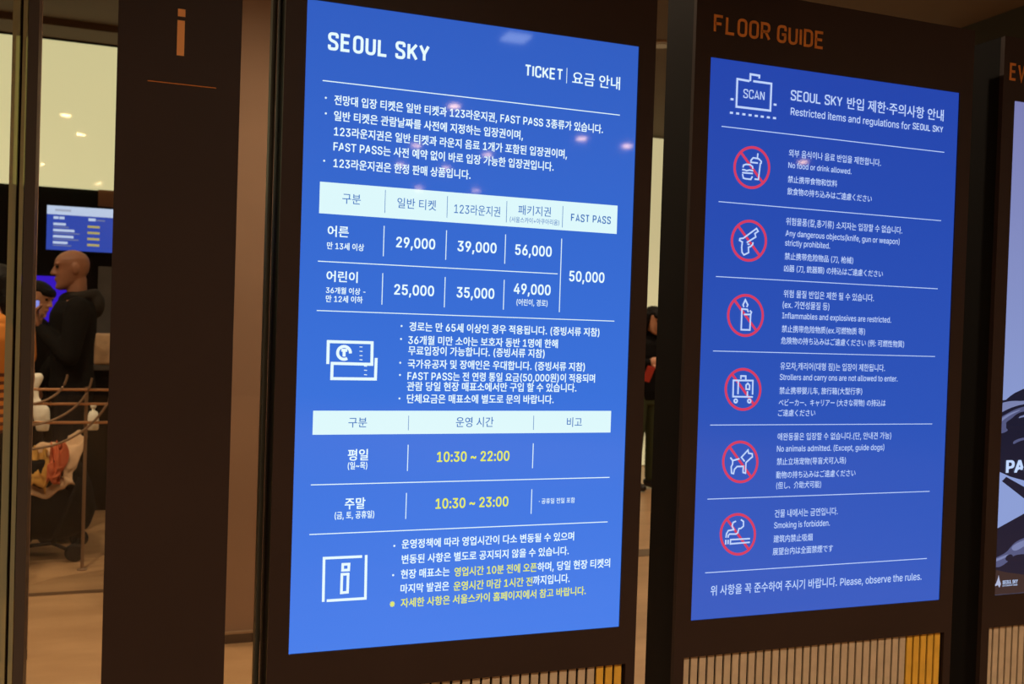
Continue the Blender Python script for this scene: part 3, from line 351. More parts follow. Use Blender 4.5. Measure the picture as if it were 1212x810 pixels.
def lettering(name, s, x0, x1, z, h, kind, m, parent, bold=.01, sp=1.0, y=-.0008, raise_=0.0, origin=(0, 0)):
    ox, oz = origin
    if kind == 'S': return stroke_text(name, s, x0, x1, z, h, m, parent, bold, sp, y, raise_, origin)
    if kind == 'D':
        bm = bmesh.new(); r = max(.0019, h*.45); cx, cz = (x0+x1)/2, z+h/2
        bm.faces.new([bm.verts.new((ox+cx+r*math.cos(t), y, oz+cz+r*math.sin(t))) for t in [2*math.pi*k/14 for k in range(14)]])
        return finish(bm, name, m, parent)
    V, F, pen = [], [], 0.0
    for c in s:
        adv, v, f = glyph(c, bold); n = len(V)
        V += [(px+pen, pz) for px, pz in v]; F += [[i+n for i in q] for q in f]; pen += adv*sp
    a, b = min(p[0] for p in V), max(p[0] for p in V)
    em = h/.87 if kind == 'K' else h/.73
    base = z + (.06*em if kind == 'K' else 0); kx = (x1-x0)/(b-a)
    me = bpy.data.meshes.new(name); me.from_pydata([(ox+x0+(px-a)*kx, y, oz+base+pz*em) for px, pz in V], [], F); me.update()
    me.materials.append(m)
    o = bpy.data.objects.new(name, me); COL.objects.link(o); o.parent = parent
    return o
def ribbon(bm, pts, wd, y, raise_=0.0):
    P = [Vector(p) for p in pts]; P = [p for i, p in enumerate(P) if i == 0 or (p-P[i-1]).length > 1e-6]
    closed = len(P) > 3 and (P[0]-P[-1]).length < wd*.3
    if closed: P = P[:-1]
    n = len(P); hw = wd/2; A, B = [], []
    for i in range(n):
        pa = P[i-1] if (i or closed) else None; pb = P[(i+1) % n] if (i < n-1 or closed) else None
        d1 = (P[i]-pa).normalized() if pa is not None else None; d2 = (pb-P[i]).normalized() if pb is not None else None
        if d1 is None: d1 = d2
        if d2 is None: d2 = d1
        n1 = Vector((-d1.y, d1.x)); n2 = Vector((-d2.y, d2.x)); mt = n1+n2
        if mt.length < .3: mt = n1.copy()
        mt.normalize(); L = hw/max(.45, mt.dot(n1)); A.append(P[i]+mt*L); B.append(P[i]-mt*L)
    rng = range(n if closed else n-1)
    if raise_ == 0:
        va = [bm.verts.new((p.x, y, p.y)) for p in A]; vb = [bm.verts.new((p.x, y, p.y)) for p in B]
        for i in rng: j = (i+1) % n; bm.faces.new((va[i], vb[i], vb[j], va[j]))
    else:
        fa, fb, ka, kb = [[bm.verts.new((p.x, yy, p.y)) for p in Q] for Q, yy in ((A, y-raise_), (B, y-raise_), (A, y), (B, y))]
        for i in rng:
            j = (i+1) % n
            for q in ((fa[i], fb[i], fb[j], fa[j]), (ka[j], kb[j], kb[i], ka[i]), (fa[i], fa[j], ka[j], ka[i]), (fb[j], fb[i], kb[i], kb[j])): bm.faces.new(q)
        if not closed:
            bm.faces.new((fa[0], ka[0], kb[0], fb[0])); bm.faces.new((fa[-1], fb[-1], kb[-1], ka[-1]))
def strokes(name, polys, wd, m, parent, y, origin=(0, 0)):
    bm = bmesh.new(); ox, oz = origin
    for pl in polys: ribbon(bm, [(p[0]+ox, p[1]+oz) for p in pl], wd, y)
    return finish(bm, name, m, parent)
# narrow monoline capitals: strokes in a box (0..1, 0..1); r rounds the corners
NARROW = {
 'S': [('r', (1,.74),(1,1),(0,1),(0,.60),(1,.42),(1,0),(0,0),(0,.26))], 'E': [('s', (1,1),(0,1),(0,0),(1,0)), ('s', (0,.52),(.88,.52))],
 'O': [('c', (1,.5),(1,1),(0,1),(0,0),(1,0),(1,.5))], 'U': [('r', (0,1),(0,0),(1,0),(1,1))], 'L': [('s', (0,1),(0,0),(1,0))],
 'K': [('s', (0,0),(0,1)), ('s', (1.05,1),(.04,.36)), ('s', (.36,.58),(1.08,0))], 'Y': [('s', (-.05,1),(.5,.44),(1.05,1)), ('s', (.5,.47),(.5,0))],
 'T': [('s', (-.08,1),(1.08,1)), ('s', (.5,1),(.5,0))], 'I': [('s', (0,0),(0,1))], 'C': [('r', (1,.70),(1,1),(0,1),(0,0),(1,0),(1,.30))],
 'F': [('s', (1,1),(0,1),(0,0)), ('s', (0,.52),(.86,.52))], 'R': [('d', (0,0),(0,1),(1,1),(1,.48),(0,.48)), ('s', (.52,.48),(1.04,0))],
 'G': [('r', (1,.72),(1,1),(0,1),(0,0),(1,0),(1,.48)), ('s', (1.09,.48),(.52,.48))], 'D': [('d', (0,0),(0,1),(1,1),(1,0),(0,0))],
 'N': [('s', (0,0),(0,1)), ('s', (0,1),(1,0)), ('s', (1,0),(1,1))], 'A': [('s', (-.06,0),(.5,1),(1.06,0)), ('s', (.14,.27),(.86,.27))],
 'V': [('s', (-.06,1),(.5,0),(1.06,1))], 'P': [('d', (0,0),(0,1),(1,1),(1,.45),(0,.45))],
}
def _round(pts, r, kind):
    out = [pts[0]]
    for i in range(1, len(pts)-1):
        p, a, b = Vector(pts[i]), Vector(pts[i-1]), Vector(pts[i+1])
        if kind == 'd' and p.x < .02*r: out.append(tuple(p)); continue
        da, db = (a-p), (b-p); q = min(r, da.length*.49, db.length*.49); s, e = p+da.normalized()*q, p+db.normalized()*q
        for k in range(7):
            t = k/6; out.append(tuple(s*(1-t)**2 + p*2*t*(1-t) + e*t*t))
    out.append(pts[-1]); return out
def stroke_text(name, s, x0, x1, z, h, m, parent, bold, sp, y, raise_, origin):
    st = bold*h; gap = st*1.0*sp; spc = .20*h; ww = []
    rel = lambda c: .02 if c == 'I' else 1.0
    nl = sum(rel(c) for c in s if c != ' '); fixed = sum((st if c != ' ' else spc) for c in s) + gap*(len(s)-1)
    lw = ((x1-x0)-fixed)/nl; pen = x0; bm = bmesh.new(); ox, oz = origin
    for c in s:
        if c == ' ': pen += spc+gap; continue
        wl = lw*rel(c) if c != 'I' else 0; H = h-st
        for kind, *pts in NARROW[c]:
            q = [(pen+st/2+p[0]*wl, z+st/2+p[1]*H) for p in pts]
            if kind in 'rcd':
                off = pen+st/2
                q = _round([(a-off, b) for a, b in q], lw*.5, kind); q = [(a+off, b) for a, b in q]
            ribbon(bm, [(a+ox, b+oz) for a, b in q], st, y, raise_)
            if kind == 's' and len(pts) == 3 and c in 'EL': pass
        pen += (lw*rel(c))+st+gap
    return finish(bm, name, m, parent)

# ------------------------------------------------------------------ the setting
sbox('floor', M['floor'], (-7, 14, -17, 9.6, -.1, 0), 'warm tan stone floor with faint veining', 'floor')
sbox('ceiling', M['ceiling'], (-7, 14, -17, 9.6, CEIL, CEIL+.1), 'dark brown painted ceiling', 'ceiling')
sbox('wall_front', M['hall'], (-7, 14, -17.1, -17, 0, CEIL), 'dim brown wall at the far end of the hall', 'wall')
sbox('wall_left', M['hall'], (-7.1, -7, -17, 9.6, 0, CEIL), 'dim brown side wall of the hall', 'wall')
sbox('wall_right', M['hall'], (14, 14.1, -17, 9.6, 0, CEIL), 'dim brown side wall beyond the kiosks', 'wall')
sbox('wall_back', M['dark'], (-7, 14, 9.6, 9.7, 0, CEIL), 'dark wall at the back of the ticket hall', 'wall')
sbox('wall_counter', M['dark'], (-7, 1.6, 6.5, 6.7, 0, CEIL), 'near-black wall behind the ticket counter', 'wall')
sbox('wall_partition', M['beige'], (-.22, 1.9, 2.74, 3.02, 0, CEIL), 'plain beige-brown wall seen between the dark pylon and the ticket kiosk', 'wall')
bm = bmesh.new(); box(bm, -.23, 1.91, 2.722, 2.739, 0, .042); bl = struct('baseboard_partition', bm, M['base'], 'dark bronze baseboard under the beige wall', 'baseboard')
bm = bmesh.new(); box(bm, -.23, 1.91, 2.720, 2.739, .0425, .052); struct('lip', bm, M['basetop'], parent=bl)
sbox('trim_1', M['inlay'], (-7, 1.0, 3.735, 3.795, 0, .002), 'thin dark line set across the tan floor', 'floor strip')
sbox('trim_2', M['inlay'], (2.0, 14, 3.84, 4.02, 0, .003), 'dark strip across the tan floor, seen between the two blue kiosks', 'floor strip')
sbox('trim_3', M['soffit'], (-7, 1.6, 6.05, 6.49, CEIL-.05, CEIL), 'brown ceiling edge strip above the long cream light panel', 'ceiling strip')
sbox('trim_4', M['greenpaint'], (4.86, 7, 2.9, 3.7, 2.9, CEIL), 'dark greenish ceiling beam above the tall event kiosk', 'beam')
bm = bmesh.new(); box(bm, -5.5, 1.2, 6.42, 6.498, 2.43, 3.535)
tag(finish(bm, 'light_panel', M['lightbox']), 'long glowing cream panel high above the ticket counter', 'light panel')
bm = bmesh.new(); box(bm, -5.5, 1.2, 6.41, 6.499, 3.536, 3.56); tag(finish(bm, 'panel_rail', M['dark']), 'thin dark rail along the upper edge of the cream panel', 'rail')
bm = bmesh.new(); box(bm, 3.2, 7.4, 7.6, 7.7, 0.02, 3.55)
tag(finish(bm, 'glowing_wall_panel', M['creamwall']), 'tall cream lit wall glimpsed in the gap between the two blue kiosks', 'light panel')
bm = bmesh.new(); box(bm, -.655, -.40, 6.43, 6.498, 2.30, 2.429); tag(finish(bm, 'wall_block', M['patch']), 'small brown block directly under the cream panel, above the menu screen', 'wall block')

# glass facade
bm = bmesh.new(); box(bm, -.4495, -.0500, .098, .108, .004, CEIL-.002); struct('window_1', bm, M['pane'], 'clear glass pane behind the dark pylon', 'glass pane')
bm = bmesh.new(); box(bm, -2.6, -.4925, .098, .108, .004, CEIL-.002); struct('window_2', bm, M['pane'], 'clear glass pane beyond the greenish glass edges', 'glass pane')
bm = bmesh.new(); box(bm, -.467, -.4505, .06, .11, 0, CEIL); d = struct('door_1', bm, M['stile'], 'dark bronze door stile with two greenish glass edges beside it', 'glass door')
bm = bmesh.new(); box(bm, -.4915, -.4802, .06, .11, 0.001, CEIL-.001); struct('glass_edge', bm, M['edge'], parent=d)
bm = bmesh.new(); box(bm, -.4752, -.4682, .06, .11, 0.001, CEIL-.001); struct('glass_edge', bm, M['edge'], parent=d)
bm = bmesh.new(); box(bm, -.4800, -.4755, .07, .11, 0.001, CEIL-.001); struct('seal', bm, M['recess'], parent=d)
bm = bmesh.new(); box(bm, -.0535, -.0445, .075, .112, 0, CEIL); struct('trim_5', bm, M['channel'], 'slim grey-green metal channel against the side of the ticket kiosk', 'channel')

# ceiling lamps
def downlight(x, y, watts, lit, label, group):
    t = empty('ceiling_downlight', (x, y, CEIL), label, 'downlight', group)
    bm = bmesh.new(); lathe(bm, [(.055, -.012), (.085, -.012), (.09, -.001)], 20)
    finish(bm, 'trim_ring', M['ring'], t)
    bm = bmesh.new(); lathe(bm, [(.054, -.016), (.054, -.006)], 20); finish(bm, 'lamp_disc', M['lamp'] if lit else M['ring'], t)
    if lit and watts:
        ld = bpy.data.lights.new('downlight', 'SPOT'); ld.energy = watts; ld.color = (1, .73, .50); ld.spot_size = R(140); ld.spot_blend = .7; ld.shadow_soft_size = .06
        lo = bpy.data.objects.new('downlight_beam', ld); COL.objects.link(lo); lo.parent = t; lo.location = (0, 0, -.03)
G1 = 'downlights of the hall that shine back from the ticket screen'
for x, y in ((2.456, -7.33), (4.2, -8.2), (4.84, -8.35), (2.665, -9.57), (3.61, -9.72), (2.84, -11.07), (3.45, -11.0), (7.15, -8.2), (4.5, -12.9), (3.63, -13.1)):
    downlight(x, y, LAMP_FRONT, True, 'small warm downlight mirrored as a bright dot on a blue screen', G1)
G2 = 'downlights of the hall that shine back from the glass'
for x, y in ((-1.157, -9.58), (-1.077, -10.74), (-1.79, -13.6), (-1.1, -15.4)):
    downlight(x, y, LAMP_FRONT, True, 'small warm downlight mirrored as a bright dot in the clear glass', G2)
G3 = 'downlights over the ticket hall floor'
for x, y, k in ((-.9, 2.9, 1), (-2.4, 3.1, 1), (-1.3, 5.2, .10), (-2.6, 4.9, .25), (.3, 4.6, .16), (2.6, 5.6, .8), (4.6, 5.2, .8), (3.0, 2.6, .8)):  # the last one is added to brighten the floor seen in the gap
    downlight(x, y, LAMP_BACK*k, True, 'warm recessed downlight over the ticket hall floor', G3)
downlight(3.24, 4.65, 0, False, 'dull downlight in the ceiling strip visible between the two blue kiosks', None)
downlight(.25, 1.25, LAMP_BACK*1.2, True, 'warm downlight added to brighten the beige wall behind the pylon', None)  # unseen lamp, added to brighten the beige wall
for x, y in ((-2.2, -2.6), (0.4, -2.9), (3.2, -2.6)):  # unseen lamps, made stronger to brighten the slats and kiosk fronts
    downlight(x, y, LAMP_FRONT*2.2, True, 'unseen warm downlight over the floor before the kiosks', 'unseen downlights before the kiosks')
bm = bmesh.new(); box(bm, 2.12, 2.30, -5.05, -4.87, CEIL-.02, CEIL-.001)
tag(finish(bm, 'ceiling_panel_light', M['lampsq']), 'small square pale ceiling light mirrored at the upper edge of the ticket screen', 'ceiling light')

# ------------------------------------------------------------------ tables of what the screens show (metres from a screen's lower corner)
TEXTS = [
    (0, 'heading_text', 'SEOUL SKY', 0.0397, 0.2338, 1.1256, 0.0333, 'S', 'white', 0.165, 0.7),
    (0, 'heading_text', 'TICKET', 0.4314, 0.5135, 1.1235, 0.0231, 'S', 'white', 0.15, 0.7),
    (0, 'heading_text', '요금 안내', 0.5345, 0.642, 1.12, 0.0252, 'K', 'white', 0.009, 1.0),
    (0, 'bullet', '·', 0.0367, 0.0409, 1.0346, 0.0041, 'D', 'white', 0.0, 1.0),
    (0, 'bullet', '·', 0.0376, 0.0417, 1.0058, 0.0041, 'D', 'white', 0.0, 1.0),
    (0, 'bullet', '·', 0.0371, 0.0412, 0.918, 0.0041, 'D', 'white', 0.0, 1.0),
    (0, 'text_line', '전망대 입장 티켓은 일반 티켓과 123라운지권, FAST PASS 3종류가 있습니다.', 0.0546, 0.6067, 1.0262, 0.0175, 'K', 'white', 0.017, 1.0),
    (0, 'text_line', '일반 티켓은 관람날짜를 사전에 지정하는 입장권이며,', 0.0549, 0.4316, 0.9967, 0.0175, 'K', 'white', 0.017, 1.0),
    (0, 'text_line', '123라운지권은 일반 티켓과 라운지 음료 1개가 포함된 입장권이며,', 0.0558, 0.5283, 0.9679, 0.0175, 'K', 'white', 0.017, 1.0),
    (0, 'text_line', 'FAST PASS는 사전 예약 없이 바로 입장 가능한 입장권입니다.', 0.0556, 0.4999, 0.9399, 0.0176, 'K', 'white', 0.017, 1.0),
    (0, 'text_line', '123라운지권은 한정 판매 상품입니다.', 0.0565, 0.3248, 0.9089, 0.0176, 'K', 'white', 0.017, 1.0),
    (0, 'column_title', '구분', 0.0751, 0.1098, 0.8438, 0.0187, 'K', 'blue', 0.006, 1.0),
    (0, 'column_title', '일반 티켓', 0.1801, 0.2568, 0.8431, 0.0191, 'K', 'blue', 0.006, 1.0),
    (0, 'column_title', '123라운지권', 0.2935, 0.3886, 0.8399, 0.0195, 'K', 'blue', 0.006, 1.0),
    (0, 'column_title', '패키지권', 0.4267, 0.4971, 0.8476, 0.0188, 'K', 'blue', 0.006, 1.0),
    (0, 'column_title', '(서울스카이+아쿠아리움)', 0.4095, 0.5161, 0.8314, 0.011, 'K', 'blue', 0.004, 1.0),
    (0, 'column_title', 'FAST PASS', 0.5416, 0.6315, 0.8414, 0.0158, 'S', 'blue', 0.15, 0.9),
    (0, 'row_title', '어른', 0.0494, 0.089, 0.7808, 0.0197, 'K', 'white', 0.018, 1.0),
    (0, 'row_title', '만 13세 이상', 0.049, 0.1188, 0.7569, 0.0129, 'K', 'white', 0.017, 1.0),
    (0, 'price', '29,000', 0.1803, 0.2575, 0.7682, 0.0191, 'L', 'white', 0.024, 1.0),
    (0, 'price', '39,000', 0.3027, 0.3835, 0.7677, 0.0195, 'L', 'white', 0.024, 1.0),
    (0, 'price', '56,000', 0.423, 0.5018, 0.7674, 0.02, 'L', 'white', 0.024, 1.0),
    (0, 'price', '50,000', 0.5423, 0.6214, 0.7201, 0.0204, 'L', 'white', 0.024, 1.0),
    (0, 'price', '25,000', 0.1793, 0.2582, 0.6777, 0.0191, 'L', 'white', 0.024, 1.0),
    (0, 'price', '35,000', 0.3039, 0.3819, 0.6774, 0.0196, 'L', 'white', 0.024, 1.0),
    (0, 'price', '49,000', 0.4227, 0.5022, 0.6895, 0.02, 'L', 'white', 0.024, 1.0),
    (0, 'row_title', '어린이', 0.0497, 0.1084, 0.6967, 0.0197, 'K', 'white', 0.018, 1.0),
    (0, 'row_title', '36개월 이상 -', 0.0494, 0.124, 0.6743, 0.0119, 'K', 'white', 0.017, 1.0),
    (0, 'row_title', '만 12세 이하', 0.0498, 0.1191, 0.6582, 0.0125, 'K', 'white', 0.017, 1.0),
    (0, 'row_title', '(어린이, 경로)', 0.4295, 0.4963, 0.6664, 0.0128, 'K', 'white', 0.008, 1.0),
    (0, 'bullet', '·', 0.1937, 0.1979, 0.6155, 0.0041, 'D', 'white', 0, 1.0),
    (0, 'bullet', '·', 0.1935, 0.1976, 0.5906, 0.0041, 'D', 'white', 0, 1.0),
    (0, 'bullet', '·', 0.1933, 0.1975, 0.5449, 0.0041, 'D', 'white', 0, 1.0),
    (0, 'bullet', '·', 0.1935, 0.1977, 0.5215, 0.0041, 'D', 'white', 0, 1.0),
    (0, 'bullet', '·', 0.1939, 0.1981, 0.4762, 0.0041, 'D', 'white', 0, 1.0),
    (0, 'text_line', '경로는 만 65세 이상인 경우 적용됩니다. (증빙서류 지참)', 0.2111, 0.6143, 0.6089, 0.0168, 'K', 'white', 0.017, 1.0),
    (0, 'text_line', '36개월 미만 소아는 보호자 동반 1명에 한해', 0.2098, 0.5221, 0.5829, 0.0168, 'K', 'white', 0.017, 1.0),
    (0, 'text_line', '무료입장이 가능합니다. (증빙서류 지참)', 0.2105, 0.4937, 0.5625, 0.0168, 'K', 'white', 0.017, 1.0),
    (0, 'text_line', '국가유공자 및 장애인은 우대합니다. (증빙서류 지참)', 0.2103, 0.584, 0.537, 0.0168, 'K', 'white', 0.017, 1.0),
    (0, 'text_line', 'FAST PASS는 전 연령 통일 요금(50,000원)이 적용되며', 0.2105, 0.6076, 0.5135, 0.0168, 'K', 'white', 0.017, 1.0),
    (0, 'text_line', '관람 당일 현장 매표소에서만 구입 할 수 있습니다.', 0.21, 0.5665, 0.4936, 0.0168, 'K', 'white', 0.017, 1.0),
    (0, 'text_line', '단체요금은 매표소에 별도로 문의 바랍니다.', 0.2108, 0.5168, 0.4696, 0.0168, 'K', 'white', 0.017, 1.0),
    (0, 'column_title', '구분', 0.0989, 0.1345, 0.4233, 0.0184, 'K', 'blue', 0.006, 1.0),
    (0, 'column_title', '운영 시간', 0.3108, 0.389, 0.4228, 0.0192, 'K', 'blue', 0.006, 1.0),
    (0, 'column_title', '비고', 0.5478, 0.5815, 0.4221, 0.0188, 'K', 'blue', 0.006, 1.0),
    (0, 'row_title', '평일', 0.0997, 0.1385, 0.3606, 0.0206, 'K', 'white', 0.018, 1.0),
    (0, 'row_title', '(일~목)', 0.1002, 0.1374, 0.3437, 0.0137, 'K', 'white', 0.017, 1.0),
    (0, 'opening_hours', '10:30 ~ 22:00', 0.2745, 0.425, 0.3549, 0.0191, 'L', 'yellow', 0.024, 1.0),
    (0, 'row_title', '주말', 0.0966, 0.136, 0.2683, 0.0206, 'K', 'white', 0.018, 1.0),
    (0, 'row_title', '(금, 토, 공휴일)', 0.0782, 0.1537, 0.25, 0.0137, 'K', 'white', 0.017, 1.0),
    (0, 'opening_hours', '10:30 ~ 23:00', 0.2746, 0.4258, 0.2633, 0.0191, 'L', 'yellow', 0.024, 1.0),
    (0, 'row_title', '· 공휴일 전일 포함', 0.4919, 0.5715, 0.2655, 0.0108, 'K', 'white', 0.006, 1.0),
    (0, 'bullet', '·', 0.1925, 0.1971, 0.1917, 0.0045, 'D', 'white', 0, 1.0),
    (0, 'bullet', '·', 0.192, 0.1966, 0.1352, 0.0045, 'D', 'white', 0, 1.0),
    (0, 'text_line', '운영정책에 따라 영업시간이 다소 변동될 수 있으며', 0.2093, 0.5724, 0.1881, 0.017, 'K', 'white', 0.017, 1.0),
    (0, 'text_line', '변동된 사항은 별도로 공지되지 않을 수 있습니다.', 0.2103, 0.5617, 0.1586, 0.017, 'K', 'white', 0.017, 1.0),
    (0, 'text_line', '현장 매표소는', 0.2094, 0.3077, 0.1297, 0.017, 'K', 'white', 0.017, 1.0),
    (0, 'text_line', '영업시간 10분 전에 오픈', 0.3174, 0.4922, 0.1279, 0.0174, 'K', 'yellow', 0.017, 1.0),
    (0, 'text_line', '하며, 당일 현장 티켓의', 0.4935, 0.6567, 0.1278, 0.0179, 'K', 'white', 0.017, 1.0),
    (0, 'text_line', '마지막 발권은', 0.2097, 0.3075, 0.1013, 0.0171, 'K', 'white', 0.017, 1.0),
    (0, 'text_line', '운영시간 마감 1시간 전', 0.3165, 0.4837, 0.0996, 0.0174, 'K', 'yellow', 0.017, 1.0),
    (0, 'text_line', '까지입니다.', 0.4849, 0.5657, 0.1009, 0.0179, 'K', 'white', 0.017, 1.0),
    (0, 'text_line', '※ 자세한 사항은 서울스카이 홈페이지에서 참고 바랍니다.', 0.1893, 0.6031, 0.0737, 0.017, 'K', 'yellow', 0.017, 1.0),
    (1, 'header_lettering', 'FLOOR GUIDE', 0.0034, 0.2877, 1.2662, 0.0392, 'S', 'bronze', 0.15, 0.85),
    (1, 'heading_text', 'SCAN', 0.0846, 0.1387, 1.1363, 0.0196, 'S', 'white', 0.12, 1.1),
    (1, 'heading_text', 'SEOUL SKY', 0.2068, 0.3453, 1.1446, 0.0229, 'S', 'white', 0.135, 0.85),
    (1, 'heading_text', '반입 제한·주의사항 안내', 0.359, 0.6375, 1.1424, 0.0258, 'K', 'white', 0.008, 1.0),
    (1, 'heading_text', 'Restricted items and regulations for', 0.2082, 0.54, 1.1125, 0.016, 'L', 'white', 0.006, 1.0),
    (1, 'heading_text', 'SEOUL SKY', 0.5475, 0.6373, 1.1147, 0.0151, 'S', 'white', 0.15, 0.7),
    (1, 'text_line', '외부 음식이나 음료 반입을 제한합니다.', 0.2075, 0.46, 1.0202, 0.0161, 'K', 'white', 0.006, 1.0),
    (1, 'text_line', 'No food or drink allowed.', 0.2072, 0.3781, 0.9954, 0.0121, 'L', 'white', 0.006, 1.0),
    (1, 'text_line', '禁止携带食物和饮料', 0.2072, 0.3399, 0.9631, 0.0144, 'K', 'white', 0.006, 1.0),
    (1, 'text_line', '飲食物の持ち込みはご遠慮ください', 0.207, 0.438, 0.936, 0.015, 'K', 'white', 0.006, 1.0),
    (1, 'text_line', '위험물품(칼,총기류) 소지자는 입장할 수 없습니다.', 0.2065, 0.5287, 0.8687, 0.0163, 'K', 'white', 0.006, 1.0),
    (1, 'text_line', 'Any dangerous objects(knife, gun or weapon)', 0.2064, 0.5221, 0.844, 0.0128, 'L', 'white', 0.006, 1.0),
    (1, 'text_line', 'strictly prohibited.', 0.2061, 0.3266, 0.8228, 0.0128, 'L', 'white', 0.006, 1.0),
    (1, 'text_line', '禁止携带危险物品 (刀, 枪械)', 0.2063, 0.3922, 0.7921, 0.0148, 'K', 'white', 0.006, 1.0),
    (1, 'text_line', '凶器 (刀, 銃器類) の持込はご遠慮ください', 0.2057, 0.4775, 0.7654, 0.0148, 'K', 'white', 0.006, 1.0),
    (1, 'text_line', '위험 물질 반입은 제한 될 수 있습니다.', 0.2071, 0.4547, 0.708, 0.0163, 'K', 'white', 0.006, 1.0),
    (1, 'text_line', '(ex. 가연성물질 등)', 0.2058, 0.3311, 0.6837, 0.0163, 'K', 'white', 0.006, 1.0),
    (1, 'text_line', 'Inflammables and explosives are restricted.', 0.2056, 0.5063, 0.6609, 0.0129, 'L', 'white', 0.006, 1.0),
    (1, 'text_line', '禁止携带危险物质(ex.可燃物质 等)', 0.2057, 0.433, 0.6306, 0.0149, 'K', 'white', 0.006, 1.0),
    (1, 'text_line', '危険物の持ち込みはご遠慮ください (例: 可燃性物質)', 0.2051, 0.5467, 0.6043, 0.0149, 'K', 'white', 0.006, 1.0),
    (1, 'text_line', '유모차,캐리어(대형 짐)는 입장이 제한됩니다.', 0.2054, 0.4939, 0.5469, 0.0164, 'K', 'white', 0.006, 1.0),
    (1, 'text_line', 'Strollers and carry ons are not allowed to enter.', 0.2052, 0.5318, 0.5241, 0.0129, 'L', 'white', 0.006, 1.0),
    (1, 'text_line', '禁止携带婴儿车, 旅行箱(大型行李)', 0.2054, 0.4314, 0.4928, 0.0149, 'K', 'white', 0.006, 1.0),
    (1, 'text_line', 'ベビーカー、キャリアー (大きな荷物) の持込は', 0.2048, 0.4996, 0.466, 0.0149, 'K', 'white', 0.006, 1.0),
    (1, 'text_line', 'ご遠慮ください', 0.2041, 0.3038, 0.4431, 0.0144, 'K', 'white', 0.006, 1.0),
    (1, 'text_line', '애완동물은 입장할 수 없습니다.(단, 안내견 가능)', 0.2052, 0.5195, 0.3894, 0.0159, 'K', 'white', 0.006, 1.0),
    (1, 'text_line', 'No animals admitted. (Except, guide dogs)', 0.2046, 0.5006, 0.364, 0.0129, 'L', 'white', 0.006, 1.0),
    (1, 'text_line', '禁止立场宠物(导盲犬可入场)', 0.2053, 0.393, 0.3342, 0.0149, 'K', 'white', 0.006, 1.0),
    (1, 'text_line', '動物の持ち込みはご遠慮ください', 0.2048, 0.4213, 0.3043, 0.015, 'K', 'white', 0.006, 1.0),
    (1, 'text_line', '(但し、介助犬可能)', 0.2064, 0.3269, 0.2808, 0.015, 'K', 'white', 0.006, 1.0),
    (1, 'text_line', '건물 내에서는 금연입니다.', 0.2049, 0.3756, 0.2169, 0.0169, 'K', 'white', 0.006, 1.0),
    (1, 'text_line', 'Smoking is forbidden.', 0.2045, 0.355, 0.1925, 0.0132, 'L', 'white', 0.006, 1.0),
    (1, 'text_line', '建筑内禁止吸烟', 0.2044, 0.3088, 0.1606, 0.0157, 'K', 'white', 0.006, 1.0),
    (1, 'text_line', '展望台内は全面禁煙です', 0.2034, 0.3663, 0.1324, 0.0157, 'K', 'white', 0.006, 1.0),
    (1, 'text_line', '위 사항을 꼭 준수하여 주시기 바랍니다.', 0.0469, 0.3809, 0.0516, 0.0215, 'K', 'white', 0.008, 1.0),
    (1, 'text_line', 'Please, observe the rules.', 0.3902, 0.6254, 0.0525, 0.0168, 'L', 'white', 0.006, 1.0),
    (2, 'heading_text', 'PAR', 0.0207, 0.1113, 0.3033, 0.0289, 'L', 'white', 0.045, 0.95),
    (2, 'header_lettering', 'EVENT', -0.0209, 0.1097, 1.262, 0.0422, 'S', 'bronze', 0.14, 0.9),
    (2, 'logo_lettering', 'SEOUL SKY', 0.0245, 0.0739, 0.0263, 0.0087, 'L', 'white', 0.024, 1.0),
    (2, 'logo_lettering', 'LOTTE WORLD TOWER', 0.0248, 0.0732, 0.0205, 0.0033, 'L', 'white', 0.03, 1.0),
]
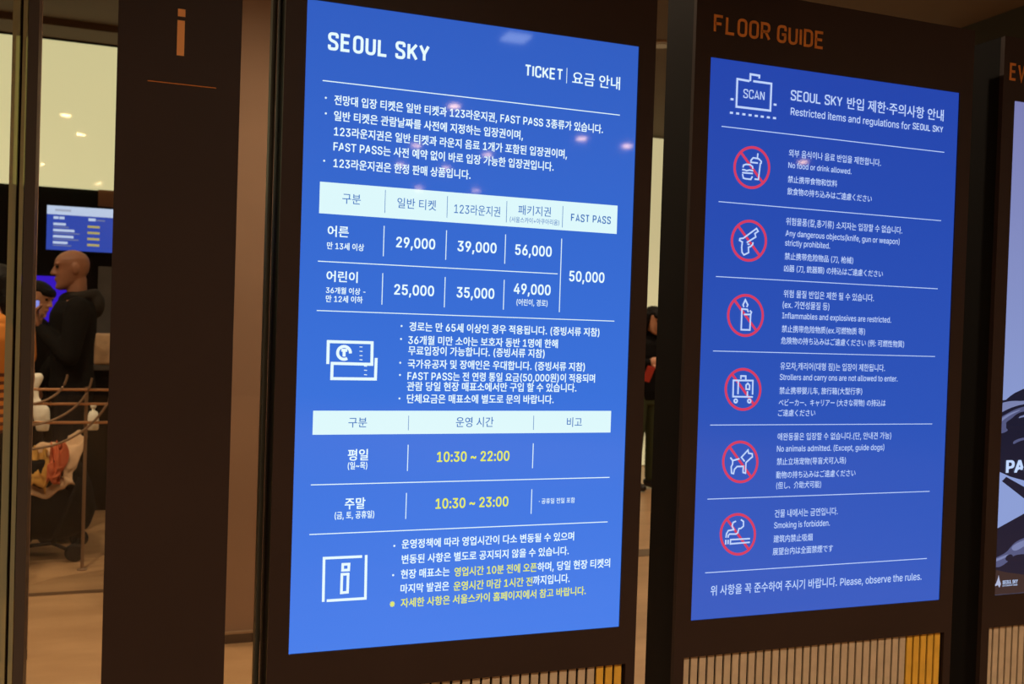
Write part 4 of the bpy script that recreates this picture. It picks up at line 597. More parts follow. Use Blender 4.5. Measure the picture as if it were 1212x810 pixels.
RULES = [
    (0, 'divider_line', 0.5223, 1.1505, 0.5223, 1.1197, 0.001, 'white'),
    (0, 'divider_line', 0.0321, 1.068, 0.6441, 1.068, 0.0016, 'white'),
    (0, 'divider_line', 0.1565, 0.8752, 0.1565, 0.8314, 0.001, 'blue'),
    (0, 'divider_line', 0.2795, 0.873, 0.2795, 0.8308, 0.001, 'blue'),
    (0, 'divider_line', 0.4023, 0.8724, 0.4023, 0.8299, 0.001, 'blue'),
    (0, 'divider_line', 0.5234, 0.8713, 0.5234, 0.8278, 0.001, 'blue'),
    (0, 'divider_line', 0.0331, 0.7333, 0.5166, 0.7333, 0.0016, 'white'),
    (0, 'divider_line', 0.0336, 0.6415, 0.6477, 0.6415, 0.0016, 'white'),
    (0, 'divider_line', 0.1562, 0.807, 0.1562, 0.7493, 0.0014, 'white'),
    (0, 'divider_line', 0.2797, 0.8064, 0.2797, 0.7491, 0.0014, 'white'),
    (0, 'divider_line', 0.4019, 0.806, 0.4019, 0.7479, 0.0014, 'white'),
    (0, 'divider_line', 0.1563, 0.717, 0.1563, 0.6571, 0.0014, 'white'),
    (0, 'divider_line', 0.2799, 0.7155, 0.2799, 0.6564, 0.0014, 'white'),
    (0, 'divider_line', 0.4021, 0.7158, 0.4021, 0.6565, 0.0014, 'white'),
    (0, 'divider_line', 0.5231, 0.8051, 0.5231, 0.6558, 0.0014, 'white'),
    (0, 'divider_line', 0.2155, 0.4453, 0.2155, 0.4168, 0.001, 'blue'),
    (0, 'divider_line', 0.4748, 0.445, 0.4748, 0.4163, 0.001, 'blue'),
    (0, 'divider_line', 0.2162, 0.3888, 0.2162, 0.3381, 0.0014, 'white'),
    (0, 'divider_line', 0.4757, 0.3886, 0.4757, 0.3384, 0.0014, 'white'),
    (0, 'divider_line', 0.2158, 0.2955, 0.2158, 0.2453, 0.0014, 'white'),
    (0, 'divider_line', 0.4759, 0.2954, 0.4759, 0.2457, 0.0014, 'white'),
    (0, 'divider_line', 0.0321, 0.3158, 0.6489, 0.3158, 0.0016, 'white'),
    (0, 'divider_line', 0.0322, 0.2228, 0.6479, 0.2228, 0.0016, 'white'),
    (1, 'divider_line', 0.0335, 1.0695, 0.6443, 1.0695, 0.0016, 'white'),
    (1, 'divider_line', 0.0327, 0.9074, 0.6425, 0.9074, 0.0016, 'white'),
    (1, 'divider_line', 0.0327, 0.7457, 0.6405, 0.7457, 0.0016, 'white'),
    (1, 'divider_line', 0.0321, 0.5847, 0.6404, 0.5847, 0.0016, 'white'),
    (1, 'divider_line', 0.0316, 0.424, 0.6399, 0.424, 0.0016, 'white'),
    (1, 'divider_line', 0.0315, 0.263, 0.6405, 0.263, 0.0016, 'white'),
    (1, 'divider_line', 0.0322, 0.1024, 0.6398, 0.1024, 0.0016, 'white'),
]
PANELS = [
    (0, 'table_header', 0.0328, 0.8225, 0.6465, 0.881, 'header'),
    (0, 'table_header', 0.0326, 0.4095, 0.6478, 0.4545, 'header'),
]
ICONS = [
    (0, 'ticket_icon', [[(0.0568, 0.5422), (0.0566, 0.5842), (0.1396, 0.5841), (0.1402, 0.543), (0.065, 0.5436), (0.065, 0.515), (0.148, 0.5151), (0.1483, 0.5553)], [(0.0931, 0.5534), (0.0899, 0.552), (0.0866, 0.5516), (0.0832, 0.5521), (0.0802, 0.5536), (0.0776, 0.5558), (0.0757, 0.5586), (0.0747, 0.5619), (0.0747, 0.5652), (0.0755, 0.5685), (0.0772, 0.5714), (0.0797, 0.5737), (0.0827, 0.5752), (0.086, 0.5758), (0.0894, 0.5755), (0.0926, 0.5743), (0.0953, 0.5722), (0.0973, 0.5695), (0.0985, 0.5663), (0.0988, 0.5629)], [(0.0814, 0.5687), (0.0927, 0.5686)], [(0.0868, 0.5684), (0.0869, 0.5567)], [(0.1185, 0.5763), (0.1185, 0.5748)], [(0.1188, 0.5681), (0.1187, 0.5666)], [(0.119, 0.5599), (0.119, 0.5584)], [(0.1193, 0.552), (0.1192, 0.5504)], [(0.1283, 0.5401), (0.1282, 0.5385)], [(0.1286, 0.5323), (0.1285, 0.5308)], [(0.1288, 0.5239), (0.1287, 0.5223)]], 0.0056, 'white'),
    (0, 'information_icon', [[(0.0614, 0.0948), (0.0606, 0.1771), (0.1327, 0.1767)], [(0.1405, 0.1791), (0.1414, 0.0961), (0.0679, 0.0965)], [(0.0963, 0.1636), (0.108, 0.1635), (0.1077, 0.1524), (0.0961, 0.1525), (0.0963, 0.1636)], [(0.0952, 0.1447), (0.1069, 0.1446), (0.1068, 0.1101), (0.0951, 0.1097), (0.0952, 0.1447)]], 0.005, 'white'),
    (1, 'scan_icon', [[(0.1006, 1.1742), (0.1005, 1.1892), (0.1233, 1.1887), (0.1232, 1.1824)], [(0.108, 1.175), (0.155, 1.1749), (0.1547, 1.1158), (0.0679, 1.1152), (0.0678, 1.1751), (0.0987, 1.174)], [(0.0526, 1.1301), (0.06, 1.13)], [(0.1626, 1.1302), (0.1702, 1.1303)], [(0.0522, 1.1008), (0.0599, 1.1008)], [(0.0678, 1.1009), (0.0755, 1.1009)], [(0.0835, 1.1008), (0.0913, 1.1008)], [(0.0993, 1.1007), (0.1071, 1.1007)], [(0.1151, 1.1006), (0.123, 1.1007)], [(0.1305, 1.1006), (0.1384, 1.1007)], [(0.1463, 1.1007), (0.1542, 1.1007)], [(0.1622, 1.1007), (0.1702, 1.1008)]], 0.0046, 'white'),
    (1, 'prohibition_ring', [[(0.1574, 0.9914), (0.1571, 0.9843), (0.1557, 0.9772), (0.1532, 0.9704), (0.1496, 0.9641), (0.1451, 0.9584), (0.1397, 0.9535), (0.1337, 0.9494), (0.1271, 0.9464), (0.1202, 0.9444), (0.1131, 0.9436), (0.106, 0.9439), (0.0991, 0.9453), (0.0926, 0.9478), (0.0867, 0.9513), (0.0814, 0.9558), (0.0769, 0.9611), (0.0734, 0.967), (0.0709, 0.9735), (0.0695, 0.9803), (0.0692, 0.9873), (0.07, 0.9943), (0.072, 1.0012), (0.075, 1.0077), (0.079, 1.0137), (0.0838, 1.019), (0.0894, 1.0235), (0.0957, 1.0271), (0.1024, 1.0297), (0.1094, 1.0312), (0.1165, 1.0316), (0.1235, 1.0308), (0.1303, 1.0289), (0.1366, 1.026), (0.1423, 1.022), (0.1473, 1.0171), (0.1514, 1.0115), (0.1545, 1.0052), (0.1565, 0.9984), (0.1574, 0.9914)], [(0.0834, 1.0186), (0.1423, 0.9569)]], 0.0058, 'red'),
    (1, 'food_icon', [[(0.0901, 0.9856), (0.0911, 0.9908), (0.0975, 0.9932), (0.1079, 0.9932), (0.1141, 0.9899), (0.1152, 0.9848)], [(0.0881, 0.9809), (0.0937, 0.981), (0.0998, 0.9795), (0.1067, 0.9816), (0.1163, 0.9805)], [(0.0883, 0.9744), (0.1156, 0.9748)], [(0.0895, 0.9716), (0.0919, 0.9629), (0.0971, 0.9619), (0.111, 0.9616), (0.115, 0.9685)], [(0.1268, 1.0198), (0.1259, 1.0101)], [(0.1277, 0.9985), (0.1098, 0.9987), (0.1096, 1.0028), (0.115, 1.0089), (0.129, 1.0082), (0.1362, 1.0029), (0.1359, 0.9977)], [(0.1341, 0.9998), (0.1304, 0.9629), (0.1205, 0.9631)]], 0.0034, 'white'),
    (1, 'prohibition_ring', [[(0.1559, 0.8304), (0.1557, 0.8235), (0.1542, 0.8166), (0.1517, 0.8101), (0.1482, 0.804), (0.1438, 0.7985), (0.1385, 0.7938), (0.1325, 0.79), (0.126, 0.7872), (0.1192, 0.7854), (0.1122, 0.7848), (0.1053, 0.7852), (0.0985, 0.7868), (0.0921, 0.7894), (0.0862, 0.793), (0.081, 0.7975), (0.0766, 0.8028), (0.0732, 0.8087), (0.0707, 0.815), (0.0693, 0.8217), (0.069, 0.8286), (0.0699, 0.8355), (0.0718, 0.8421), (0.0747, 0.8484), (0.0786, 0.8541), (0.0834, 0.8592), (0.089, 0.8635), (0.0951, 0.8669), (0.1017, 0.8692), (0.1086, 0.8705), (0.1156, 0.8707), (0.1225, 0.8698), (0.1292, 0.8678), (0.1354, 0.8647), (0.1411, 0.8607), (0.146, 0.8558), (0.15, 0.8502), (0.1531, 0.844), (0.1551, 0.8373), (0.1559, 0.8304)], [(0.083, 0.8588), (0.141, 0.7971)]], 0.0058, 'red'),
    (1, 'gun_icon', [[(0.1064, 0.8233), (0.1291, 0.837), (0.1264, 0.8444), (0.1347, 0.8497), (0.1303, 0.8556), (0.0973, 0.8323), (0.0886, 0.8308), (0.088, 0.827), (0.0952, 0.824), (0.0941, 0.8124), (0.0954, 0.8016), (0.1004, 0.7961), (0.1122, 0.8018), (0.1112, 0.8134), (0.1164, 0.8151), (0.1218, 0.8202), (0.1224, 0.825)], [(0.1082, 0.82), (0.1138, 0.8197)]], 0.0034, 'white'),
    (1, 'prohibition_ring', [[(0.1548, 0.6657), (0.1546, 0.6586), (0.1531, 0.6516), (0.1506, 0.6449), (0.147, 0.6387), (0.1425, 0.6333), (0.1371, 0.6286), (0.1311, 0.6248), (0.1245, 0.6221), (0.1176, 0.6205), (0.1105, 0.62), (0.1034, 0.6207), (0.0965, 0.6225), (0.09, 0.6253), (0.084, 0.6292), (0.0787, 0.6339), (0.0743, 0.6395), (0.0707, 0.6456), (0.0682, 0.6523), (0.0668, 0.6592), (0.0665, 0.6662), (0.0674, 0.6732), (0.0693, 0.68), (0.0723, 0.6864), (0.0763, 0.6922), (0.0811, 0.6973), (0.0868, 0.7015), (0.093, 0.7048), (0.0997, 0.7071), (0.1067, 0.7082), (0.1138, 0.7082), (0.1209, 0.7071), (0.1276, 0.7048), (0.134, 0.7015), (0.1397, 0.6972), (0.1447, 0.6921), (0.1488, 0.6862), (0.1519, 0.6797), (0.154, 0.6728), (0.1548, 0.6657)], [(0.0807, 0.6969), (0.1397, 0.6319)]], 0.0058, 'red'),
    (1, 'lighter_icon', [[(0.1051, 0.6823), (0.1028, 0.6874), (0.1082, 0.6982), (0.1149, 0.6878), (0.1124, 0.6825)], [(0.1168, 0.6716), (0.1143, 0.6774), (0.1004, 0.6781), (0.1003, 0.6327), (0.1225, 0.6328), (0.1231, 0.6666), (0.1061, 0.6664)], [(0.1207, 0.6754), (0.125, 0.6718), (0.1231, 0.6673)]], 0.0036, 'white'),
    (1, 'prohibition_ring', [[(0.1555, 0.5025), (0.1552, 0.4953), (0.1538, 0.4883), (0.1512, 0.4817), (0.1476, 0.4756), (0.1431, 0.4702), (0.1377, 0.4657), (0.1316, 0.4621), (0.1251, 0.4595), (0.1181, 0.4581), (0.111, 0.4578), (0.1039, 0.4587), (0.097, 0.4606), (0.0905, 0.4637), (0.0845, 0.4677), (0.0792, 0.4726), (0.0748, 0.4783), (0.0712, 0.4845), (0.0687, 0.4912), (0.0673, 0.4982), (0.067, 0.5053), (0.0678, 0.5123), (0.0698, 0.519), (0.0728, 0.5253), (0.0768, 0.531), (0.0817, 0.536), (0.0873, 0.5401), (0.0935, 0.5433), (0.1003, 0.5454), (0.1073, 0.5463), (0.1144, 0.5461), (0.1214, 0.5448), (0.1282, 0.5424), (0.1346, 0.5389), (0.1403, 0.5345), (0.1453, 0.5292), (0.1494, 0.5231), (0.1525, 0.5166), (0.1546, 0.5096), (0.1555, 0.5025)], [(0.0812, 0.5356), (0.1403, 0.4689)]], 0.0058, 'red'),
    (1, 'suitcase_icon', [[(0.1041, 0.5248), (0.1041, 0.5315), (0.1163, 0.5313), (0.1166, 0.5234)], [(0.1354, 0.4908), (0.135, 0.5217), (0.0852, 0.5216), (0.0857, 0.4861), (0.1365, 0.4856)], [(0.0977, 0.5203), (0.0981, 0.4913)], [(0.1184, 0.5026), (0.118, 0.5115), (0.1222, 0.5156), (0.1272, 0.5109), (0.1271, 0.5022), (0.1184, 0.5026)], [(0.1222, 0.4982), (0.122, 0.4877)], [(0.0968, 0.4768), (0.0964, 0.475), (0.0953, 0.4736), (0.0936, 0.4729), (0.0918, 0.4731), (0.0902, 0.4742), (0.0893, 0.4758), (0.0892, 0.4777), (0.09, 0.4793), (0.0915, 0.4803), (0.0933, 0.4806), (0.095, 0.4799), (0.0963, 0.4786), (0.0968, 0.4768)], [(0.1315, 0.4766), (0.1311, 0.4748), (0.13, 0.4734), (0.1283, 0.4727), (0.1265, 0.473), (0.1249, 0.474), (0.124, 0.4757), (0.1239, 0.4775), (0.1247, 0.4792), (0.1261, 0.4802), (0.128, 0.4804), (0.1297, 0.4798), (0.131, 0.4784), (0.1315, 0.4766)]], 0.0036, 'white'),
    (1, 'prohibition_ring', [[(0.1547, 0.3419), (0.1544, 0.3348), (0.153, 0.3279), (0.1505, 0.3214), (0.147, 0.3154), (0.1425, 0.3102), (0.1372, 0.3058), (0.1312, 0.3024), (0.1246, 0.3), (0.1178, 0.2988), (0.1108, 0.2987), (0.1037, 0.2997), (0.0969, 0.3018), (0.0905, 0.305), (0.0845, 0.3092), (0.0793, 0.3142), (0.0749, 0.3199), (0.0714, 0.3262), (0.0689, 0.3329), (0.0675, 0.3399), (0.0672, 0.3469), (0.068, 0.3538), (0.07, 0.3605), (0.0729, 0.3667), (0.0769, 0.3722), (0.0817, 0.377), (0.0873, 0.381), (0.0935, 0.3839), (0.1001, 0.3858), (0.1071, 0.3866), (0.1141, 0.3862), (0.1211, 0.3847), (0.1278, 0.3822), (0.1341, 0.3785), (0.1398, 0.374), (0.1447, 0.3686), (0.1488, 0.3625), (0.1518, 0.3559), (0.1538, 0.349), (0.1547, 0.3419)], [(0.0813, 0.3767), (0.1398, 0.309)]], 0.0058, 'red'),
    (1, 'dog_icon', [[(0.0845, 0.3527), (0.0908, 0.346), (0.1079, 0.3498)], [(0.0908, 0.346), (0.0908, 0.3385), (0.0876, 0.3326), (0.0889, 0.3185), (0.0941, 0.3174), (0.0959, 0.3265), (0.1026, 0.3327), (0.1182, 0.3328), (0.1182, 0.3194), (0.1246, 0.3176), (0.1248, 0.3409), (0.1366, 0.3504), (0.1409, 0.3533), (0.1402, 0.3601), (0.1309, 0.3614), (0.1289, 0.3685), (0.1127, 0.353), (0.1212, 0.3436)]], 0.0034, 'white'),
    (1, 'prohibition_ring', [[(0.1552, 0.1812), (0.155, 0.1741), (0.1536, 0.1672), (0.151, 0.1607), (0.1475, 0.1549), (0.143, 0.1497), (0.1377, 0.1455), (0.1317, 0.1422), (0.1251, 0.14), (0.1183, 0.1389), (0.1112, 0.139), (0.1042, 0.1402), (0.0974, 0.1425), (0.0909, 0.1459), (0.085, 0.1502), (0.0797, 0.1553), (0.0753, 0.1612), (0.0718, 0.1676), (0.0693, 0.1744), (0.0679, 0.1814), (0.0676, 0.1885), (0.0685, 0.1954), (0.0704, 0.202), (0.0734, 0.2081), (0.0773, 0.2136), (0.0821, 0.2183), (0.0877, 0.2221), (0.0939, 0.2249), (0.1006, 0.2266), (0.1075, 0.2272), (0.1146, 0.2267), (0.1216, 0.225), (0.1283, 0.2222), (0.1346, 0.2185), (0.1403, 0.2137), (0.1452, 0.2082), (0.1493, 0.202), (0.1524, 0.1953), (0.1544, 0.1883), (0.1552, 0.1812)], [(0.0817, 0.2179), (0.1403, 0.1486)]], 0.0058, 'red'),
    (1, 'cigarette_icon', [[(0.0807, 0.1769), (0.0817, 0.1858), (0.086, 0.1923), (0.0989, 0.194)], [(0.105, 0.2124), (0.0974, 0.2097), (0.0951, 0.2024), (0.1007, 0.1925)], [(0.1171, 0.2154), (0.1242, 0.2109), (0.1243, 0.2005), (0.1179, 0.1959), (0.1127, 0.1957), (0.1105, 0.1868), (0.1062, 0.184), (0.0898, 0.1847), (0.0865, 0.1819), (0.0862, 0.1767)], [(0.0805, 0.1725), (0.0804, 0.1621)], [(0.0864, 0.1722), (0.0864, 0.1626)], [(0.1425, 0.1723), (0.0926, 0.1722), (0.0924, 0.163), (0.1423, 0.1642)]], 0.0034, 'white'),
]
ART = [
    (2, 'dark_shape', [(-0.0328, 0.4777), (-0.005, 0.4803), (0.0136, 0.4826), (0.0272, 0.4923), (0.041, 0.4996), (0.0675, 0.5096), (0.204, 0.5321), (0.4079, 0.5344), (0.4239, 0.2605), (0.13, 0.2717), (0.0715, 0.2841), (0.0378, 0.2921), (-0.0005, 0.3056), (-0.0241, 0.3114)], 'ink'),
    (2, 'pale_fold', [(-0.0292, 0.4689), (-0.024, 0.4694), (-0.0185, 0.4703), (-0.0127, 0.4714), (-0.0067, 0.4727), (-0.0003, 0.4743), (0.0062, 0.4758), (0.0128, 0.4771), (0.0197, 0.4782), (0.0267, 0.4791), (0.034, 0.4797), (0.0415, 0.48), (0.0492, 0.48), (0.0572, 0.4797), (0.0698, 0.4802), (0.0871, 0.4815), (0.1091, 0.4837), (0.1359, 0.4868), (0.1562, 0.4886), (0.1699, 0.4892), (0.1767, 0.4886), (0.1768, 0.4868), (0.1701, 0.4846), (0.1566, 0.4822), (0.1363, 0.4795), (0.1095, 0.4764), (0.0875, 0.4738), (0.0702, 0.4715), (0.0577, 0.4695), (0.0498, 0.4678), (0.0425, 0.4661), (0.0357, 0.4643), (0.0294, 0.4624), (0.0236, 0.4604), (0.0181, 0.4584), (0.0129, 0.4564), (0.008, 0.4543), (0.0035, 0.4523), (-0.002, 0.4505), (-0.0084, 0.4492), (-0.0156, 0.4482), (-0.0237, 0.4476), (-0.0299, 0.4485), (-0.034, 0.4508), (-0.0363, 0.4547), (-0.0365, 0.4601), (-0.0355, 0.4642), (-0.033, 0.4671)], 'lav_mid'),
    (2, 'pale_fold', [(-0.0264, 0.4315), (-0.0206, 0.4328), (-0.0146, 0.4346), (-0.0083, 0.4368), (-0.0017, 0.4395), (0.0051, 0.4427), (0.012, 0.4457), (0.0189, 0.4487), (0.0258, 0.4517), (0.0327, 0.4546), (0.0396, 0.4571), (0.0464, 0.4594), (0.0532, 0.4613), (0.0599, 0.463), (0.0715, 0.4654), (0.0881, 0.4685), (0.1097, 0.4723), (0.1365, 0.477), (0.1567, 0.4794), (0.1704, 0.4794), (0.1774, 0.4771), (0.1776, 0.4726), (0.171, 0.4684), (0.1575, 0.4647), (0.1373, 0.4615), (0.1104, 0.4587), (0.089, 0.4562), (0.073, 0.4539), (0.0622, 0.4519), (0.0567, 0.45), (0.0518, 0.448), (0.0473, 0.4458), (0.0434, 0.4433), (0.04, 0.4406), (0.0363, 0.438), (0.0323, 0.4355), (0.028, 0.4332), (0.0234, 0.4309), (0.0197, 0.4285), (0.0169, 0.4258), (0.015, 0.4229), (0.014, 0.4197), (0.0141, 0.4169), (0.0154, 0.4143), (0.0179, 0.412), (0.0215, 0.41), (0.0228, 0.408), (0.0218, 0.406), (0.0183, 0.404), (0.0126, 0.4019), (0.0074, 0.4005), (0.0027, 0.3998), (-0.0014, 0.3996), (-0.0049, 0.4001), (-0.009, 0.4), (-0.0136, 0.3994), (-0.0188, 0.3982), (-0.0245, 0.3964), (-0.0289, 0.3974), (-0.032, 0.401), (-0.0338, 0.4072), (-0.0343, 0.4162), (-0.0332, 0.4232), (-0.0305, 0.4283)], 'lav_dim'),
    (2, 'pale_highlight', [(-0.0197, 0.427), (-0.0129, 0.4301), (-0.0061, 0.4334), (0.0008, 0.4367), (0.0076, 0.4402), (0.0145, 0.4438), (0.0219, 0.4471), (0.03, 0.4501), (0.0387, 0.4528), (0.0481, 0.4552), (0.055, 0.4569), (0.0594, 0.4578), (0.0613, 0.4578), (0.0608, 0.4571), (0.0585, 0.4559), (0.0544, 0.4542), (0.0486, 0.4519), (0.041, 0.4492), (0.0339, 0.4464), (0.0273, 0.4434), (0.0211, 0.4403), (0.0154, 0.4371), (0.0098, 0.434), (0.0044, 0.4309), (-0.0008, 0.4279), (-0.0059, 0.4249), (-0.0107, 0.4224), (-0.0153, 0.4203), (-0.0196, 0.4185), (-0.0236, 0.4172), (-0.0266, 0.4167), (-0.0286, 0.4169), (-0.0297, 0.4179), (-0.0298, 0.4197), (-0.0282, 0.4218), (-0.0248, 0.4243)], 'lav_mid'),
    (2, 'dark_fold', [(0.0224, 0.417), (0.0258, 0.4183), (0.031, 0.4194), (0.0378, 0.4203), (0.0464, 0.4209), (0.0567, 0.4213), (0.0711, 0.4223), (0.0896, 0.4238), (0.1122, 0.4259), (0.1391, 0.4285), (0.1596, 0.4276), (0.1735, 0.4229), (0.1808, 0.4146), (0.1815, 0.4026), (0.1751, 0.3949), (0.1616, 0.3913), (0.1411, 0.3919), (0.1138, 0.3967), (0.0908, 0.4003), (0.0722, 0.4027), (0.0577, 0.4039), (0.0473, 0.404), (0.0387, 0.4047), (0.0317, 0.4061), (0.0264, 0.4082), (0.0227, 0.4109), (0.0208, 0.4133), (0.0207, 0.4153)], 'ink'),
    (2, 'pale_streak', [(0.0464, 0.3814), (0.0505, 0.3832), (0.055, 0.3847), (0.06, 0.386), (0.0654, 0.3871), (0.0713, 0.388), (0.082, 0.3895), (0.0975, 0.3916), (0.1179, 0.3944), (0.1432, 0.3979), (0.1623, 0.4002), (0.1751, 0.4015), (0.1816, 0.4017), (0.1816, 0.4008), (0.1752, 0.3991), (0.1625, 0.3967), (0.1434, 0.3935), (0.1181, 0.3896), (0.0978, 0.3864), (0.0823, 0.3838), (0.0717, 0.3819), (0.0658, 0.3806), (0.0605, 0.3791), (0.0558, 0.3776), (0.0517, 0.3759), (0.0483, 0.3742), (0.0455, 0.3733), (0.0434, 0.3733), (0.042, 0.3742), (0.0414, 0.3761), (0.0418, 0.3779), (0.0435, 0.3796)], 'lav_dim'),
    (2, 'pale_streak', [(0.0561, 0.4383), (0.0607, 0.4419), (0.0914, 0.4491), (0.1489, 0.4601), (0.1782, 0.4629), (0.1785, 0.4574), (0.1506, 0.4508), (0.0953, 0.4431), (0.0644, 0.4386), (0.0574, 0.4372)], 'lav_mid'),
    (2, 'dark_shape', [(-0.0198, 0.1569), (0.0843, 0.1981), (0.4197, 0.3327), (0.4406, -0.0235), (-0.0175, 0.0059)], 'ink'),
    (2, 'dark_shape', [(0.0101, 0.2818), (0.0237, 0.2922), (0.4327, 0.111), (0.4336, 0.0956), (0.0821, 0.2382)], 'ink'),
    (2, 'pale_fold', [(-0.0131, 0.0892), (-0.0073, 0.0907), (-0.001, 0.0926), (0.0059, 0.0947), (0.0134, 0.0971), (0.0215, 0.0999), (0.0284, 0.1028), (0.0341, 0.1059), (0.0387, 0.1092), (0.042, 0.1126), (0.0456, 0.116), (0.0493, 0.1192), (0.0531, 0.1223), (0.0571, 0.1253), (0.0616, 0.1281), (0.0667, 0.1305), (0.0722, 0.1328), (0.0783, 0.1348), (0.0884, 0.1374), (0.1023, 0.1407), (0.1202, 0.1446), (0.1422, 0.1491), (0.1589, 0.1494), (0.1704, 0.1452), (0.1765, 0.1366), (0.1772, 0.1237), (0.1731, 0.1135), (0.1644, 0.106), (0.1508, 0.1014), (0.1327, 0.0995), (0.1176, 0.0982), (0.1056, 0.0975), (0.0966, 0.0972), (0.0905, 0.0975), (0.0845, 0.0976), (0.0786, 0.0974), (0.0726, 0.0971), (0.0667, 0.0965), (0.0614, 0.0952), (0.0567, 0.0934), (0.0527, 0.091), (0.0493, 0.088), (0.045, 0.0849), (0.0399, 0.0815), (0.0338, 0.078), (0.027, 0.0743), (0.0205, 0.0716), (0.0144, 0.0699), (0.0087, 0.0692), (0.0034, 0.0695), (-0.0016, 0.0702), (-0.0063, 0.0713), (-0.0108, 0.0729), (-0.015, 0.075), (-0.0181, 0.077), (-0.0203, 0.0792), (-0.0214, 0.0814), (-0.0215, 0.0836), (-0.0202, 0.0857), (-0.0174, 0.0876)], 'lav_dim'),
    (2, 'pale_highlight', [(0.0541, 0.1198), (0.0587, 0.1223), (0.064, 0.1247), (0.0698, 0.1269), (0.0763, 0.129), (0.0833, 0.1309), (0.0937, 0.1331), (0.1074, 0.1354), (0.1245, 0.138), (0.145, 0.1408), (0.1605, 0.1419), (0.171, 0.1415), (0.1763, 0.1394), (0.1765, 0.1357), (0.1715, 0.1322), (0.1613, 0.129), (0.1458, 0.126), (0.1253, 0.1233), (0.1087, 0.1206), (0.0959, 0.118), (0.0869, 0.1155), (0.0816, 0.113), (0.0766, 0.111), (0.0719, 0.1094), (0.0675, 0.1082), (0.0634, 0.1075), (0.0597, 0.1076), (0.0564, 0.1084), (0.0534, 0.1101), (0.0509, 0.1124), (0.0502, 0.1149), (0.0513, 0.1173)], 'lav_mid'),
    (2, 'pale_highlight', [(-0.0066, 0.0882), (0.0003, 0.0899), (0.0072, 0.0917), (0.0142, 0.0935), (0.0211, 0.0954), (0.0281, 0.0973), (0.0336, 0.0985), (0.0377, 0.0989), (0.0404, 0.0987), (0.0417, 0.0977), (0.0408, 0.0964), (0.038, 0.0947), (0.0331, 0.0927), (0.0261, 0.0904), (0.0191, 0.0882), (0.0122, 0.0863), (0.0053, 0.0847), (-0.0017, 0.0832), (-0.0072, 0.0825), (-0.0113, 0.0823), (-0.0139, 0.0828), (-0.0151, 0.084), (-0.0143, 0.0852), (-0.0115, 0.0867)], 'lav_mid'),
    (2, 'dark_fold', [(0.0314, 0.0901), (0.0325, 0.0928), (0.0343, 0.095), (0.0368, 0.0967), (0.0402, 0.0981), (0.0443, 0.0989), (0.0478, 0.0991), (0.0508, 0.0985), (0.0532, 0.0971), (0.0551, 0.095), (0.0557, 0.0927), (0.055, 0.0902), (0.0529, 0.0874), (0.0495, 0.0844), (0.046, 0.0825), (0.0425, 0.0818), (0.0389, 0.0822), (0.0353, 0.0838), (0.0328, 0.0856), (0.0315, 0.0877)], 'ink'),
    (2, 'brown_band', [(-0.0254, 0.0692), (0.0362, 0.055), (0.0924, 0.0463), (0.4372, 0.0342), (0.441, -0.0312), (-0.0218, -0.0011)], 'umber'),
    (2, 'tower_mark', [(0.0111, 0.0492), (0.0155, 0.0363), (0.0198, 0.027), (0.0156, 0.0182), (0.0096, 0.0251), (-0.0033, 0.0208), (-0.0054, 0.0238), (0.0074, 0.0303), (0.0088, 0.0403)], 'lav'),
]

Z0 = .85; SW = .6832; SH = 1.2146; PITCH = .8547
def kiosk(k, label, screen_mat, palette):
    t = empty('information_kiosk', (PITCH*k, 0, 0), label, 'kiosk', 'row of tall information kiosks')
    x0, x1, zt = -.0385, .722, 2.217
    s0, s1 = -.014, .7005
    bm = bmesh.new(); box(bm, x0, x1, .012, .126, 0, zt); finish(bm, 'carcass', M['black'], t)
    bm = bmesh.new(); frame_sheet(bm, x0, x1, 0, zt, [(0, SW, Z0, Z0+SH), (s0, s1, .10, .771)], 0, .012); finish(bm, 'front_frame', M['brown'], t)
    # slatted lower panel: upright bars, the last few given a golden colour
    bm = bmesh.new(); pitch = .0215; n = int((s1-s0)/pitch)+1
    box(bm, s0+.0005, s1-.0005, .0105, .0118, .1005, .7705, mi=0)
    pos = [s0+.0008+i*(s1-s0-.002)/n for i in range(n)]
    for i, x in enumerate(pos):
        wd = .0156
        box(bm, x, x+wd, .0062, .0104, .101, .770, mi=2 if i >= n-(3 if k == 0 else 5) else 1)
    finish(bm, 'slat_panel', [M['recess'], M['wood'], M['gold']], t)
    bm = bmesh.new(); box(bm, 0.0004, SW-.0004, .003, .0115, Z0+.0004, Z0+SH-.0004)
    scr = finish(bm, 'screen', screen_mat, t)
    for v in scr.data.vertices: v.co.z -= Z0
    scr.location = (0, 0, Z0)
    for kk, name, a, b, c, d_, col in PANELS:
        if kk == k:
            bm = bmesh.new(); box(bm, a, c, .0022, .0028, b, d_); finish(bm, name, M[col], scr)
    for kk, name, ax, az, bx, bz, wd, col in RULES:
        if kk == k:
            bm = bmesh.new(); h = wd/2
            if az == bz: box(bm, ax, bx, .0014, .002, az-h, az+h)
            else: box(bm, ax-h, ax+h, .0014, .002, min(az, bz), max(az, bz))
            finish(bm, name, M[palette.get(col, col)], scr)
    for kk, name, s, ax, bx, z, h, kind, col, bold, sp in TEXTS:
        if kk != k: continue
        if name == 'header_lettering': lettering(name, s, ax, bx, z, h, kind, M['bronze'], t, bold, sp, y=-.0003, raise_=.0012, origin=(0, Z0))
        else: lettering(name, s, ax, bx, z, h, kind, M[palette.get(col, col)], scr, bold, sp, y=.0010)
    for j, (kk, name, polys, wd, col) in enumerate(ICONS):
        if kk == k: strokes(name, polys, wd, M[palette.get(col, col)], scr, .0013 if name == 'prohibition_ring' else .0007)
    return t, scr
kiosk(0, 'dark brown kiosk with a bright blue screen of ticket prices and opening hours', M['scr1'], {})
